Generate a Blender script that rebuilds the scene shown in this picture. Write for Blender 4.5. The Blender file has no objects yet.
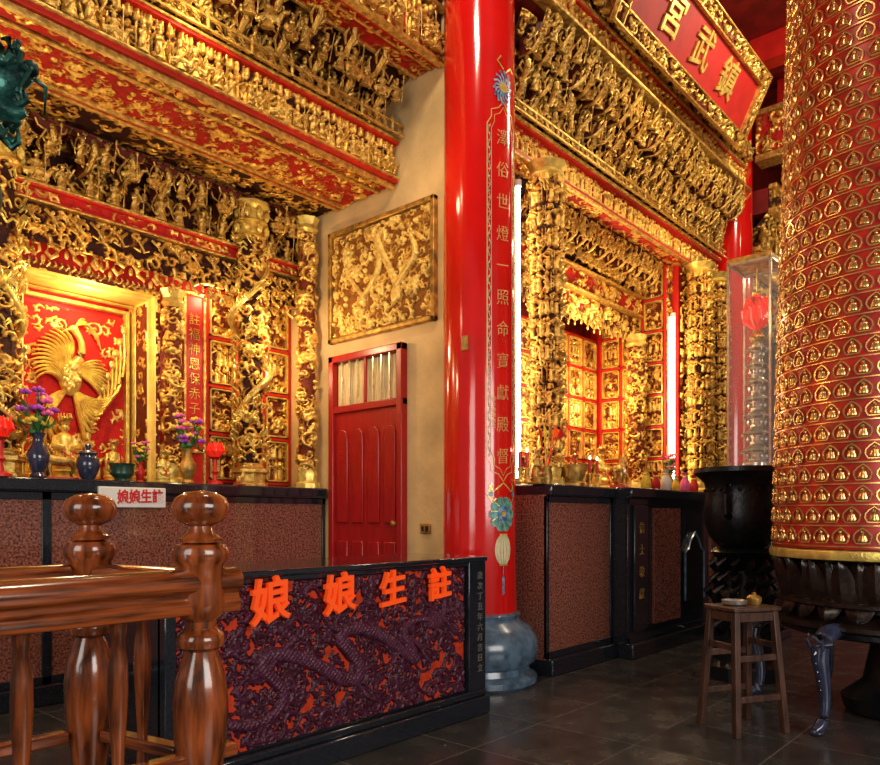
import bpy, math, random
import numpy as np
from mathutils import Vector, Matrix
random.seed(5); rng=np.random.RandomState(7)
S=bpy.context.scene; C=S.collection
S.view_settings.view_transform='Standard'
pi=math.pi
# ---------------- materials ----------------
def nm(name):
    m=bpy.data.materials.new(name); m.use_nodes=True
    n=m.node_tree.nodes; l=m.node_tree.links
    return m,n,l,n['Principled BSDF']
def mat(name,col,rough=.5,metal=0,var=.25,scale=8,bump=.0,bscale=60,emit=None,estr=0,coat=0,col2=None,stretch=None):
    m,n,l,b=nm(name)
    tc=n.new('ShaderNodeTexCoord'); mp=n.new('ShaderNodeMapping'); l.new(tc.outputs['Object'],mp.inputs['Vector'])
    if stretch: mp.inputs['Scale'].default_value=stretch
    no=n.new('ShaderNodeTexNoise'); no.inputs['Scale'].default_value=scale; no.inputs['Detail'].default_value=6
    l.new(mp.outputs[0],no.inputs['Vector'])
    r=n.new('ShaderNodeValToRGB'); l.new(no.outputs['Fac'],r.inputs[0])
    c1=[c*(1-var) for c in col]; c2=col2 if col2 else [min(1,c*(1+var)) for c in col]
    r.color_ramp.elements[0].position=.36; r.color_ramp.elements[1].position=.64
    r.color_ramp.elements[0].color=(*c1,1); r.color_ramp.elements[1].color=(*c2,1)
    l.new(r.outputs[0],b.inputs['Base Color'])
    b.inputs['Roughness'].default_value=rough; b.inputs['Metallic'].default_value=metal
    if coat: b.inputs['Coat Weight'].default_value=coat; b.inputs['Coat Roughness'].default_value=.08
    if bump:
        n2=n.new('ShaderNodeTexNoise'); n2.inputs['Scale'].default_value=bscale; l.new(mp.outputs[0],n2.inputs['Vector'])
        bp=n.new('ShaderNodeBump'); bp.inputs['Strength'].default_value=bump; bp.inputs['Distance'].default_value=.01
        l.new(n2.outputs['Fac'],bp.inputs['Height']); l.new(bp.outputs[0],b.inputs['Normal'])
    if emit: b.inputs['Emission Color'].default_value=(*emit,1); b.inputs['Emission Strength'].default_value=estr
    return m
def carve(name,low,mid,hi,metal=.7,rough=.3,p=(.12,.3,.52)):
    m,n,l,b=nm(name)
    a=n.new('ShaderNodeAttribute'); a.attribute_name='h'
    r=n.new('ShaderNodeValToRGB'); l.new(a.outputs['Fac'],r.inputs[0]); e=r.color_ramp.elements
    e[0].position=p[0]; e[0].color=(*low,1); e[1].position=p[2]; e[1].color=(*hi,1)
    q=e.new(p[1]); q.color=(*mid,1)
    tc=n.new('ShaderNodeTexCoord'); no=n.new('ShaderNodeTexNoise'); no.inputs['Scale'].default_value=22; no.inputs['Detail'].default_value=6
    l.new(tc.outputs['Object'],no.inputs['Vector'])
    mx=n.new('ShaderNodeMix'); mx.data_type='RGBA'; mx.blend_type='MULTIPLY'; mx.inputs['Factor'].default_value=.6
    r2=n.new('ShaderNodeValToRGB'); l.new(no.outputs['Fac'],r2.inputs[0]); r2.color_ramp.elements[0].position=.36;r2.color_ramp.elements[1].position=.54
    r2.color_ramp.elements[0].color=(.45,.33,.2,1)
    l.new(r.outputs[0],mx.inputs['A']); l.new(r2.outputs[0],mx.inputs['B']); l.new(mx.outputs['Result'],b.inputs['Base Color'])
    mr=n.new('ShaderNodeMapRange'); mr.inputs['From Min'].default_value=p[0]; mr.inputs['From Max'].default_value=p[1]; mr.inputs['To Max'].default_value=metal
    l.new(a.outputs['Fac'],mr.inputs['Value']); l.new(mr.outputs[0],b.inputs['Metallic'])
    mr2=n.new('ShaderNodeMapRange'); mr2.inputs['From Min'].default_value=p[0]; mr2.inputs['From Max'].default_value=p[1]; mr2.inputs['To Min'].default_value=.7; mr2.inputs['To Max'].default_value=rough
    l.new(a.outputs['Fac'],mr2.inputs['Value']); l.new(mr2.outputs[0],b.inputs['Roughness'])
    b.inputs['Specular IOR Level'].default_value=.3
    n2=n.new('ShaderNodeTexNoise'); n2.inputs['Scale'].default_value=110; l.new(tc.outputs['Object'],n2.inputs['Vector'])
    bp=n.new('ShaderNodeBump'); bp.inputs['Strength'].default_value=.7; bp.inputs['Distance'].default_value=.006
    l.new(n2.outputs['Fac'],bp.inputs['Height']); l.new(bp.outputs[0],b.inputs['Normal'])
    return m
GOLD=(.97,.6,.13)
M={}
M['gold']=mat('gold_leaf',(.88,.5,.09),.28,.7,.45,24,.6,110,col2=(1,.66,.17))
M['goldb']=mat('bright_gold_leaf',(.98,.62,.15),.3,.55,.3,16,.3,90)
M['golddk']=mat('aged_gold_leaf',(.5,.28,.06),.4,.6,.5,14,.4,70)
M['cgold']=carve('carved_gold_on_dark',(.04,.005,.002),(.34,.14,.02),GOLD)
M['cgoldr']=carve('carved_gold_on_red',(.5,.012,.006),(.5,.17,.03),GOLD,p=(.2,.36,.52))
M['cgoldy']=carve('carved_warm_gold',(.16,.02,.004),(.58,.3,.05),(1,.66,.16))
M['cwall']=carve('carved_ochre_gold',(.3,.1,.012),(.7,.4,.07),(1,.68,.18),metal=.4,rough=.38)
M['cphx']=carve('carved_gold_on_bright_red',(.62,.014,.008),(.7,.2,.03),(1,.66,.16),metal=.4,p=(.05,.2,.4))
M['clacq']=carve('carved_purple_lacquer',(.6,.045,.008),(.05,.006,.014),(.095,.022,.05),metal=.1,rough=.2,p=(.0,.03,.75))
M['red']=mat('red_lacquer',(.66,.008,.006),.14,0,.08,3,coat=.5)
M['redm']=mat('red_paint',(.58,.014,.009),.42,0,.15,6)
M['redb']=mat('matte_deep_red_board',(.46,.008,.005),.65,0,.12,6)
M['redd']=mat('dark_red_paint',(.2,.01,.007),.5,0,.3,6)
M['door']=mat('dark_red_door_paint',(.36,.008,.008),.3,0,.12,4,stretch=(1,8,1))
M['maroon']=mat('maroon_bracket_paint',(.1,.008,.005),.5,0,.4,8)
M['plaster']=mat('ochre_plaster',(.7,.48,.22),.85,0,.2,2.2,.35,25)
M['granite']=mat('red_granite',(.22,.075,.05),.07,0,.7,70,coat=.6)
M['black']=mat('black_granite',(.014,.016,.022),.08,0,.3,80,coat=.5)
M['blackm']=mat('black_iron',(.009,.009,.011),.33,.4,.3,20,.3,40)
M['stone']=mat('blue_grey_stone',(.08,.13,.19),.22,0,.4,12,coat=.3)
M['wood']=mat('varnished_wood',(.22,.048,.01),.2,0,.7,9,coat=.6,stretch=(4,4,.6))
M['woodh']=mat('varnished_wood_horizontal',(.22,.048,.01),.2,0,.7,9,coat=.6,stretch=(.6,4,8))
M['woodd']=mat('dark_stool_wood',(.06,.024,.013),.4,0,.45,8,.2,30,stretch=(4,4,.7))
M['patina']=mat('green_bronze_patina',(.006,.045,.042),.35,.5,.6,14,.5,40,col2=(.03,.15,.12))
M['white']=mat('white_enamel',(.8,.78,.72),.4,0,.04,5)
M['cream']=mat('cream_curtain',(.75,.58,.3),.7,0,.3,5,stretch=(1,30,1))
M['creamp']=mat('cream_paint',(.75,.68,.45),.35,0,.12,25)
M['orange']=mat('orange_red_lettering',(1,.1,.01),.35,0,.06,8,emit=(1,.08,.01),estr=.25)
M['led']=mat('white_light_tube',(1,.95,.8),.3,0,.02,5,emit=(1,.92,.68),estr=16)
M['rlamp']=mat('glowing_red_lamp',(.9,.03,.02),.25,0,.08,5,emit=(1,.03,.01),estr=.3)
M['yel']=mat('warm_yellow_gilding',(1,.66,.16),.35,.2,.15,9)
M['silver']=mat('silver_metal',(.6,.55,.48),.28,.8,.2,20)
M['blue']=mat('painted_blue',(.04,.15,.35),.35,0,.25,30,col2=(.3,.5,.6))
M['muted']=mat('painted_muted_gold_blue',(.3,.3,.28),.35,0,.3,60,col2=(.75,.5,.25))
M['paintgold']=mat('muted_gold_paint',(.75,.42,.14),.35,.2,.15,20)
M['teal']=mat('painted_teal',(.04,.28,.26),.35,0,.3,25,col2=(.2,.5,.45))
M['pink']=mat('pink_petals',(.85,.12,.35),.6,0,.25,30)
M['purple']=mat('purple_petals',(.4,.06,.45),.6,0,.25,30)
M['yelf']=mat('yellow_petals',(.95,.6,.05),.6,0,.2,30)
M['green']=mat('leaf_green',(.04,.16,.03),.55,0,.4,20)
M['jade']=mat('dark_jade',(.02,.06,.04),.3,.2,.4,20)
M['ceram']=mat('dark_glazed_ceramic',(.03,.035,.07),.15,0,.3,20,coat=.5)
M['bronze']=mat('dark_brown_bronze',(.028,.016,.012),.25,.3,.35,14,.15,50)
M['towerred']=mat('crimson_tower_lacquer',(.5,.018,.01),.3,.1,.3,8)
M['towergold']=mat('copper_gold_niches',(.84,.46,.15),.24,.8,.3,12)
def glassmat():
    m,n,l,b=nm('clear_glass')
    b.inputs['Base Color'].default_value=(.9,.95,.95,1); b.inputs['Roughness'].default_value=.03
    no=n.new('ShaderNodeTexNoise'); no.inputs['Scale'].default_value=3
    mr=n.new('ShaderNodeMapRange'); mr.inputs['To Min'].default_value=.03; mr.inputs['To Max'].default_value=.07
    l.new(no.outputs['Fac'],mr.inputs['Value']); l.new(mr.outputs[0],b.inputs['Alpha'])
    return m
M['glass']=glassmat()
def floormat():
    m,n,l,b=nm('dark_slate_tiles')
    tc=n.new('ShaderNodeTexCoord')
    br=n.new('ShaderNodeTexBrick'); br.offset=0; br.inputs['Scale'].default_value=1
    br.inputs['Brick Width'].default_value=.6; br.inputs['Row Height'].default_value=.6; br.inputs['Mortar Size'].default_value=.005
    br.inputs['Color1'].default_value=(.036,.034,.033,1); br.inputs['Color2'].default_value=(.052,.048,.046,1); br.inputs['Mortar'].default_value=(.12,.11,.1,1)
    l.new(tc.outputs['Object'],br.inputs['Vector'])
    no=n.new('ShaderNodeTexNoise'); no.inputs['Scale'].default_value=5; no.inputs['Detail'].default_value=9; l.new(tc.outputs['Object'],no.inputs['Vector'])
    mx=n.new('ShaderNodeMix'); mx.data_type='RGBA'; mx.blend_type='MULTIPLY'; mx.inputs['Factor'].default_value=.5
    l.new(br.outputs['Color'],mx.inputs['A'])
    r=n.new('ShaderNodeValToRGB'); l.new(no.outputs['Fac'],r.inputs[0]); r.color_ramp.elements[0].position=.3; r.color_ramp.elements[1].position=.7
    r.color_ramp.elements[0].color=(.5,.48,.46,1); r.color_ramp.elements[1].color=(1.6,1.5,1.4,1)
    l.new(r.outputs[0],mx.inputs['B']); l.new(mx.outputs['Result'],b.inputs['Base Color'])
    mr=n.new('ShaderNodeMapRange'); mr.inputs['From Min'].default_value=.3; mr.inputs['From Max'].default_value=.7; mr.inputs['To Min'].default_value=.14; mr.inputs['To Max'].default_value=.34
    l.new(no.outputs['Fac'],mr.inputs['Value']); l.new(mr.outputs[0],b.inputs['Roughness'])
    bp=n.new('ShaderNodeBump'); bp.inputs['Strength'].default_value=.12; bp.inputs['Distance'].default_value=.005
    l.new(no.outputs['Fac'],bp.inputs['Height']); l.new(bp.outputs[0],b.inputs['Normal'])
    return m
M['floor']=floormat()
# ---------------- mesh builder ----------------
class MB:
    def __init__(s): s.v=[]; s.f=[]; s.m=[]; s.i=0
    def _a(s,vs,fs):
        o=len(s.v); s.v+= [tuple(map(float,p)) for p in vs]; s.f+=[tuple(o+k for k in f) for f in fs]; s.m+=[s.i]*len(fs); return s
    def box(s,c,d,rz=0,rx=0,ry=0):
        R=(Matrix.Rotation(rz,3,'Z')@Matrix.Rotation(ry,3,'Y')@Matrix.Rotation(rx,3,'X'))
        vs=[]
        for x in(-.5,.5):
            for y in(-.5,.5):
                for z in(-.5,.5):
                    p=R@Vector((x*d[0],y*d[1],z*d[2])); vs.append((p[0]+c[0],p[1]+c[1],p[2]+c[2]))
        return s._a(vs,[(0,1,3,2),(4,6,7,5),(0,4,5,1),(2,3,7,6),(0,2,6,4),(1,5,7,3)])
    def bb(s,x0,x1,y0,y1,z0,z1): return s.box(((x0+x1)/2,(y0+y1)/2,(z0+z1)/2),(x1-x0,y1-y0,z1-z0))
    def sph(s,c,r,seg=10,ring=7):
        if not hasattr(r,'__len__'): r=(r,r,r)
        vs=[];fs=[]
        for j in range(ring+1):
            t=pi*j/ring
            for i in range(seg):
                a=2*pi*i/seg; vs.append((c[0]+r[0]*math.sin(t)*math.cos(a),c[1]+r[1]*math.sin(t)*math.sin(a),c[2]+r[2]*math.cos(t)))
        for j in range(ring):
            for i in range(seg):
                k=(i+1)%seg; fs.append((j*seg+i,(j+1)*seg+i,(j+1)*seg+k,j*seg+k))
        return s._a(vs,fs)
    def lathe(s,prof,c=(0,0,0),seg=24,sx=1,sy=1,ph=0):
        vs=[];fs=[]
        for r,z in prof:
            for i in range(seg):
                a=2*pi*i/seg+ph; vs.append((c[0]+r*sx*math.cos(a),c[1]+r*sy*math.sin(a),c[2]+z))
        for j in range(len(prof)-1):
            for i in range(seg):
                k=(i+1)%seg; fs.append((j*seg+i,j*seg+k,(j+1)*seg+k,(j+1)*seg+i))
        fs.append(tuple(range(seg))[::-1]); fs.append(tuple((len(prof)-1)*seg+i for i in range(seg)))
        return s._a(vs,fs)
    def tube(s,pts,rad,seg=8,flat=1,up=(0,0,1)):
        pts=[Vector(p) for p in pts]; n=len(pts)
        if not hasattr(rad,'__len__'): rad=[rad]*n
        vs=[];fs=[]
        for j,p in enumerate(pts):
            t=(pts[min(j+1,n-1)]-pts[max(j-1,0)])
            t=t.normalized() if t.length>1e-9 else Vector((0,0,1))
            u=Vector(up)
            if abs(t.dot(u))>.95: u=Vector((1,0,0)) if abs(t.x)<.9 else Vector((0,1,0))
            a=t.cross(u).normalized(); b=a.cross(t).normalized()
            for i in range(seg):
                w=2*pi*i/seg; q=p+a*math.cos(w)*rad[j]+b*math.sin(w)*rad[j]*flat; vs.append(q)
        for j in range(n-1):
            for i in range(seg):
                k=(i+1)%seg; fs.append((j*seg+i,j*seg+k,(j+1)*seg+k,(j+1)*seg+i))
        fs.append(tuple(range(seg))[::-1]); fs.append(tuple((n-1)*seg+i for i in range(seg)))
        return s._a(vs,fs)
    def prism(s,poly,axis,a0,a1):
        n=len(poly); vs=[]
        for a in(a0,a1):
            for p in poly:
                vs.append({'y':(p[0],a,p[1]),'x':(a,p[0],p[1]),'z':(p[0],p[1],a)}[axis])
        fs=[tuple(range(n)),tuple(range(n,2*n))[::-1]]+[(i,n+i,n+(i+1)%n,(i+1)%n) for i in range(n)]
        return s._a(vs,fs)
    def add(s,o,off=(0,0,0),sc=1,rz=0):
        c,sn=math.cos(rz),math.sin(rz); k=len(s.v)
        s.v+=[(off[0]+sc*(p[0]*c-p[1]*sn),off[1]+sc*(p[0]*sn+p[1]*c),off[2]+sc*p[2]) for p in o.v]
        s.f+=[tuple(k+q for q in f) for f in o.f]; s.m+=o.m; return s
    def mesh(s,name,mats,smooth=True):
        me=bpy.data.meshes.new(name); me.from_pydata(s.v,[],s.f)
        for m in (mats if isinstance(mats,(list,tuple)) else [mats]): me.materials.append(M[m])
        me.polygons.foreach_set('material_index',s.m)
        if smooth:
            me.polygons.foreach_set('use_smooth',[True]*len(s.f))
            me.set_sharp_from_angle(angle=math.radians(40))
        me.update(); return me
    def obj(s,name,mats,parent=None,world=False,loc=(0,0,0),bevel=0,**kw):
        return put(s.mesh(name,mats),name,parent,world,loc,bevel,**kw)
def put(me,name,parent=None,world=False,loc=(0,0,0),bevel=0,label=None,cat=None,group=None,kind=None,rz=0):
    o=bpy.data.objects.new(name,me); C.objects.link(o)
    o.location=loc; o.rotation_euler[2]=rz
    if parent:
        o.parent=parent
        if world: o.location=Vector(loc)-Vector(parent.location)
    if bevel:
        b=o.modifiers.new('bevel','BEVEL'); b.width=bevel; b.segments=2; b.limit_method='ANGLE'
    for k,v in(('label',label),('category',cat),('group',group),('kind',kind)):
        if v: o[k]=v
    return o
def thing(name,loc,label,cat,group=None,rz=0,rx=0):
    e=bpy.data.objects.new(name,None); e.empty_display_size=.1; C.objects.link(e); e.location=loc; e.rotation_euler=(rx,0,rz)
    e['label']=label; e['category']=cat
    if group: e['group']=group
    return e
# ---------------- relief tiles ----------------
K=512; PXM=256.
def dome(T,cx,cy,r,h,base=0):
    R=int(r+1.5); xs=np.arange(int(cx)-R,int(cx)+R+1); ys=np.arange(int(cy)-R,int(cy)+R+1)
    d=((xs[None,:]-cx)**2+(ys[:,None]-cy)**2)/(r*r)
    v=np.where(d<1,base+h*np.sqrt(np.clip(1-d,0,1)),0)
    ix=np.ix_(ys%T.shape[0],xs%T.shape[1]); T[ix]=np.maximum(T[ix],v)
def scroll(T,n,rs,rmin=10,rmax=26,th=3.6,hmin=.35,hmax=.8):
    for i in range(n):
        cx,cy=rs.rand(2)*K; a=rs.rand()*6.28; sgn=rs.choice([-1,1]); r0=rs.uniform(rmin,rmax); tw=rs.uniform(3,8); H=rs.uniform(hmin,hmax)
        N=int(r0*2.4)
        for k in range(N):
            f=k/N; r=r0*(1-f)**.8+1; ang=a+sgn*tw*f
            w=th*(.6+.8*math.sin(pi*min(1,f*1.1)))
            dome(T,cx+r*math.cos(ang),cy+r*math.sin(ang),w,H*.6,H*.4)
            if k%6==0: dome(T,cx+(r+w*1.3)*math.cos(ang),cy+(r+w*1.3)*math.sin(ang),w*.9,H*.5,H*.2)
rs=np.random.RandomState(3)
T1=np.zeros((K,K)); scroll(T1,360,rs,8,17,2.7,.3,.55); scroll(T1,420,rs,6,13,2.3,.65,1.0)
T3=T1*.6; scroll(T3,100,rs,12,28,3.5,.8,1.1)
for i in range(90):
    cx,cy=rs.rand(2)*K
    for p in range(6): dome(T3,cx+4.2*math.cos(p),cy+4.2*math.sin(p),3.0,.6,.35)
    dome(T3,cx,cy,3.0,.5,.65)
T2=T1*.6
for row_ in range(8):
    y0=row_*64+6
    for c in range(23):
        x=c*22.2+rs.uniform(-5,5); H=rs.uniform(.75,1); s=rs.uniform(.8,1.05)
        for k in range(10):
            dome(T2,x+rs.uniform(-1,1),y0+k*3.4*s,(7.5-k*.35)*s,.6*H,.3)
        dome(T2,x,y0+44*s,5.0*s,.45,.6); dome(T2,x,y0+50*s,3.2*s,.3,.5)
        sd=rs.choice([-1,1])
        for k in range(9): dome(T2,x+sd*(4+k*1.5),y0+(30+k*1.2)*s,2.4,.5,.5)
        for k in range(14): dome(T2,x-sd*9,y0+k*3.6,1.6,.5,.35)
TW=np.zeros((K,K)); scroll(TW,1000,rs,8,20,2.4,.35,.8)
TS=np.zeros((K,K)); scroll(TS,230,rs,8,18,2.6,.5,.9)
def samp(T,U,V):
    x=(U*PXM)%K; y=(V*PXM)%K
    x0=np.floor(x).astype(int); y0=np.floor(y).astype(int); fx=x-x0; fy=y-y0
    x0%=K;y0%=K;x1=(x0+1)%K;y1=(y0+1)%K
    return (T[y0,x0]*(1-fx)+T[y0,x1]*fx)*(1-fy)+(T[y1,x0]*(1-fx)+T[y1,x1]*fx)*fy
def grid(name,P,H,mats,closed=False,**kw):
    nv,nu=P.shape[:2]
    idx=np.arange(nv*nu).reshape(nv,nu)
    if closed: nx=np.roll(idx,-1,axis=1); a=idx[:-1,:];b=nx[:-1,:];c=nx[1:,:];d=idx[1:,:]
    else: a=idx[:-1,:-1];b=idx[:-1,1:];c=idx[1:,1:];d=idx[1:,:-1]
    F=np.stack([a,b,c,d],-1).reshape(-1,4)
    me=bpy.data.meshes.new(name)
    me.vertices.add(nv*nu); me.vertices.foreach_set('co',P.reshape(-1).astype(np.float32))
    me.loops.add(F.size); me.loops.foreach_set('vertex_index',F.reshape(-1).astype(np.int32))
    me.polygons.add(len(F)); me.polygons.foreach_set('loop_start',np.arange(0,F.size,4,dtype=np.int32))
    me.update(calc_edges=True)
    at=me.attributes.new('h','FLOAT','POINT'); at.data.foreach_set('value',H.reshape(-1).astype(np.float32))
    me.polygons.foreach_set('use_smooth',[True]*len(F))
    me.materials.append(M[mats]); me.update()
    return put(me,name,**kw)
def sweepX(name,prof,x0,x1,T,amp,mats,res=.006,off=(0,0),sc=1,**kw):
    P=[np.array(p,float) for p in prof]; pts=[];nr=[];s=[];acc=0
    for i in range(len(P)-1):
        L=np.linalg.norm(P[i+1]-P[i]); n=max(2,int(L/res)); t=(P[i+1]-P[i])/L
        for k in range(n+(1 if i==len(P)-2 else 0)):
            pts.append(P[i]+t*L*k/n); nr.append((-t[1],t[0])); s.append(acc+L*k/n)
        acc+=L
    pts=np.array(pts);nr=np.array(nr);s=np.array(s); nu=int((x1-x0)/res); X=np.linspace(x0,x1,nu)
    U,V=np.meshgrid(X,s); H=samp(T,U*sc+off[0],V*sc+off[1])
    D=H*amp; D[0,:]=D[-1,:]=0; D[:,0]=D[:,-1]=0
    Pn=np.zeros(U.shape+(3,)); Pn[...,0]=U; Pn[...,1]=pts[:,0][:,None]+nr[:,0][:,None]*D; Pn[...,2]=pts[:,1][:,None]+nr[:,1][:,None]*D
    return grid(name,Pn,H,mats,**kw)
def quad(name,o,u,v,n,W,Hh,T,amp,mats,res=.006,off=(0,0),sc=1,mask=None,**kw):
    o,u,v,n=[np.array(q,float) for q in(o,u,v,n)]
    U,V=np.meshgrid(np.linspace(0,W,max(3,int(W/res))),np.linspace(0,Hh,max(3,int(Hh/res))))
    H=samp(T,U*sc+off[0],V*sc+off[1])
    if mask is not None: H=mask(U,V,H)
    D=H*amp; D[0,:]=D[-1,:]=0; D[:,0]=D[:,-1]=0
    P=o+U[...,None]*u+V[...,None]*v+D[...,None]*n
    return grid(name,P,H,mats,**kw)
def cyl(name,c,rf,z0,z1,T,amp,mats,res=.007,off=(0,0),sc=1,**kw):
    zs=np.linspace(z0,z1,int((z1-z0)/res)); R=np.array([rf((z-z0)/(z1-z0)) for z in zs]); rm=R.mean()
    na=int(2*pi*rm/res)
    A=np.linspace(0,2*pi,na,endpoint=False); AA,Z=np.meshgrid(A,zs)
    H=samp(T,AA*rm*sc+off[0],Z*sc+off[1]); RR=R[:,None]+H*amp
    P=np.stack([c[0]+RR*np.cos(AA),c[1]+RR*np.sin(AA),Z],-1)
    return grid(name,P,H,mats,closed=True,**kw)
# ---------------- text ----------------
def text(body,size,ext,offset=0,spacing=1.0,slant=0):
    cu=bpy.data.curves.new('t','FONT'); cu.body=body; cu.size=size; cu.extrude=ext; cu.offset=offset
    cu.align_x='CENTER'; cu.align_y='CENTER'; cu.space_line=spacing; cu.resolution_u=3
    o=bpy.data.objects.new('t',cu); C.objects.link(o); bpy.context.view_layer.update()
    me=o.evaluated_get(bpy.context.evaluated_depsgraph_get()).to_mesh()
    v=[tuple(p.co) for p in me.vertices]; f=[tuple(p.vertices) for p in me.polygons]
    bpy.data.objects.remove(o); bpy.data.curves.remove(cu)
    mb=MB(); mb._a([(p[0]+.06*slant*p[1],-p[2],p[1]+slant*p[0]) for p in v],f); return mb
def wrapcyl(mb,c,R,a0,z):
    mb.v=[(c[0]+(R-p[1])*math.cos(a0+p[0]/R),c[1]+(R-p[1])*math.sin(a0+p[0]/R),z+p[2]) for p in mb.v]; return mb
def atpx(px,y):
    t=440-px; return y*(.751-.000893*t)/(.66+.001016*t)
# ================= ROOM =================
def st(mb,name,m,bevel=0): return mb.obj(name,m,kind='structure',bevel=bevel)
st(MB().bb(-5,16,-6,8,-.1,0),'floor','floor')
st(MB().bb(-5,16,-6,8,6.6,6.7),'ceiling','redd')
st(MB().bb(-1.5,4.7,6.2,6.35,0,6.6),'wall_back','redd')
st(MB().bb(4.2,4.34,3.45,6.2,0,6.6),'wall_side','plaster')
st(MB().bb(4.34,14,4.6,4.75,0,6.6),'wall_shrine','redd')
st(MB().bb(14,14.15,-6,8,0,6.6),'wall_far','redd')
for i,x in enumerate([8.6,9.6,10.6,11.6,12.6,13.4]):
    st(MB().bb(x,x+.22,-5,2.9,6.3,6.6),'trim_%d'%(i+1),'redm',.01)
# ================= small repeated carvings =================
def figmesh(k):
    m=MB(); r=random.Random(k)
    m.lathe([(.05,0),(.05,.012),(.043,.02),(.04,.06),(.03,.1),(.036,.135),(.028,.155),(.012,.165)],seg=10,sy=.75)
    m.sph((0,-.004,.185),(.019,.02,.024),8,6)
    if k%3==0: m.lathe([(.024,0),(.018,.012),(.02,.03),(.004,.04)],(0,0,.2),8)
    elif k%3==1: m.sph((0,0,.212),(.014,.014,.012),8,5); m.tube([(-.03,0,.205),(0,0,.215),(.03,0,.205)],.006,5)
    else: m.lathe([(.018,0),(.026,.006),(.006,.03)],(0,0,.2),8); m.tube([(.01,0,.22),(.03,.01,.25),(.05,.01,.235)],.005,5)
    a=r.uniform(-.02,.05)
    m.tube([(-.03,0,.145),(-.055,-.02,.11),(-.03,-.05,.11+a)],[.013,.012,.009],6)
    m.tube([(.03,0,.145),(.06,-.015,.12),(.05+a,-.04,.16+a)],[.013,.012,.009],6)
    if k%2: m.tube([(.055,-.045,.0),(.055,-.045,.26)],.005,5); m.sph((.055,-.045,.26),(.014,.006,.022),6,5)
    else: m.tube([(-.05,.01,.05),(-.08,.0,.1),(-.06,.01,.17),(-.03,.02,.22),(.02,.03,.24),(.06,.02,.2),(.085,.01,.13)],[.004,.008,.007,.006,.006,.008,.004],5)
    if k>5:
        m.tube([(-.09,0,.05),(0,-.01,.075),(.08,0,.06),(.11,-.01,.11)],[.025,.032,.03,.018],8); m.sph((.13,-.015,.12),(.028,.014,.015),7,5)
        for x in(-.07,.07): m.tube([(x,0,.05),(x+.015,-.01,.02),(x,0,0)],[.014,.01,.01],6)
    m.tube([(-.04,-.03,.03),(0,-.042,.08),(.03,-.03,.13)],.008,5)
    for q in range(5):
        m.sph((r.uniform(-.06,.06),r.uniform(-.04,.02),r.uniform(0,.05)),r.uniform(.01,.018),6,4)
    return m.mesh('figurine','gold')
FIG=[figmesh(k) for k in range(9)]
def brkmesh(d,h,w=.22,arms=True):
    m=MB(); m.i=1
    m.prism([(0,0),(-d*.45,.0),(-d*.7,h*.15),(-d,h*.45),(-d*1.02,h*.7),(-d*.8,h*.62),(-d*.6,h*.75),(0,h*.8)],'x',-.022,.022)
    m.i=0
    m.tube([(-0,0,0),(0,-d*.45,0),(0,-d*.72,h*.14),(0,-d*1.0,h*.42),(0,-d*1.06,h*.62),(0,-d*.98,h*.78),(0,-d*.86,h*.7),(0,-d*.9,h*.6)],[.01,.015,.02,.024,.022,.019,.014,.008],7)
    for sx in(-1,1):
        m.tube([(sx*.02,-d*.5,h*.1),(sx*.06,-d*.6,h*.3),(sx*.05,-d*.7,h*.5),(sx*.02,-d*.65,h*.55)],[.008,.013,.011,.006],5)
        m.tube([(sx*.02,-d*.8,h*.3),(sx*.055,-d*.9,h*.42),(sx*.045,-d*1.0,h*.6),(sx*.02,-d*.95,h*.5)],[.008,.012,.01,.005],5)
    if arms:
        for y,z in((-d*.35,h*.78),(-d*.82,h*.8)):
            m.i=1; m.prism([(-w*.5,z+h*.12),(-w*.42,z-h*.08),(-w*.2,z-h*.16),(w*.2,z-h*.16),(w*.42,z-h*.08),(w*.5,z+h*.12)],'y',y-.018,y+.018)
            m.i=0; m.tube([(-w*.5,y-.02,z+h*.1),(-w*.42,y-.02,z-h*.08),(-w*.2,y-.02,z-h*.16),(w*.2,y-.02,z-h*.16),(w*.42,y-.02,z-h*.08),(w*.5,y-.02,z+h*.1)],.007,5)
            m.i=1
            for sx in(-.5,0,.5): m.box((sx*w,y,z+h*.17),(.05,.055,h*.09))
    return m.mesh('bracket_arm',['gold','maroon'])
BR=brkmesh(.32,.26); BR2=brkmesh(.24,.22,.2); BR3=brkmesh(.2,.18,.16,False)
def row(mesh,name,parent,x0,x1,step,y,z,jit=0,sc=1,rot=0,tilt=0):
    x=x0
    while x<=x1:
        me=mesh[random.randrange(len(mesh))] if isinstance(mesh,list) else mesh
        o=bpy.data.objects.new(name,me); C.objects.link(o); o.parent=parent
        s=sc*random.uniform(1-jit,1+jit); o.scale=(s,s,s); o.rotation_euler=(tilt*random.uniform(.7,1.3),0,rot+random.uniform(-jit,jit)*4)
        o.location=Vector((x+random.uniform(-jit,jit)*.2,y+random.uniform(-jit,jit)*.1,z))-Vector(parent.location); x+=step
def bars(name,parent,lst,m='gold',bevel=.006):
    mb=MB()
    for b in lst: mb.bb(*b)
    return mb.obj(name,m,parent,True,bevel=bevel)
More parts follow.
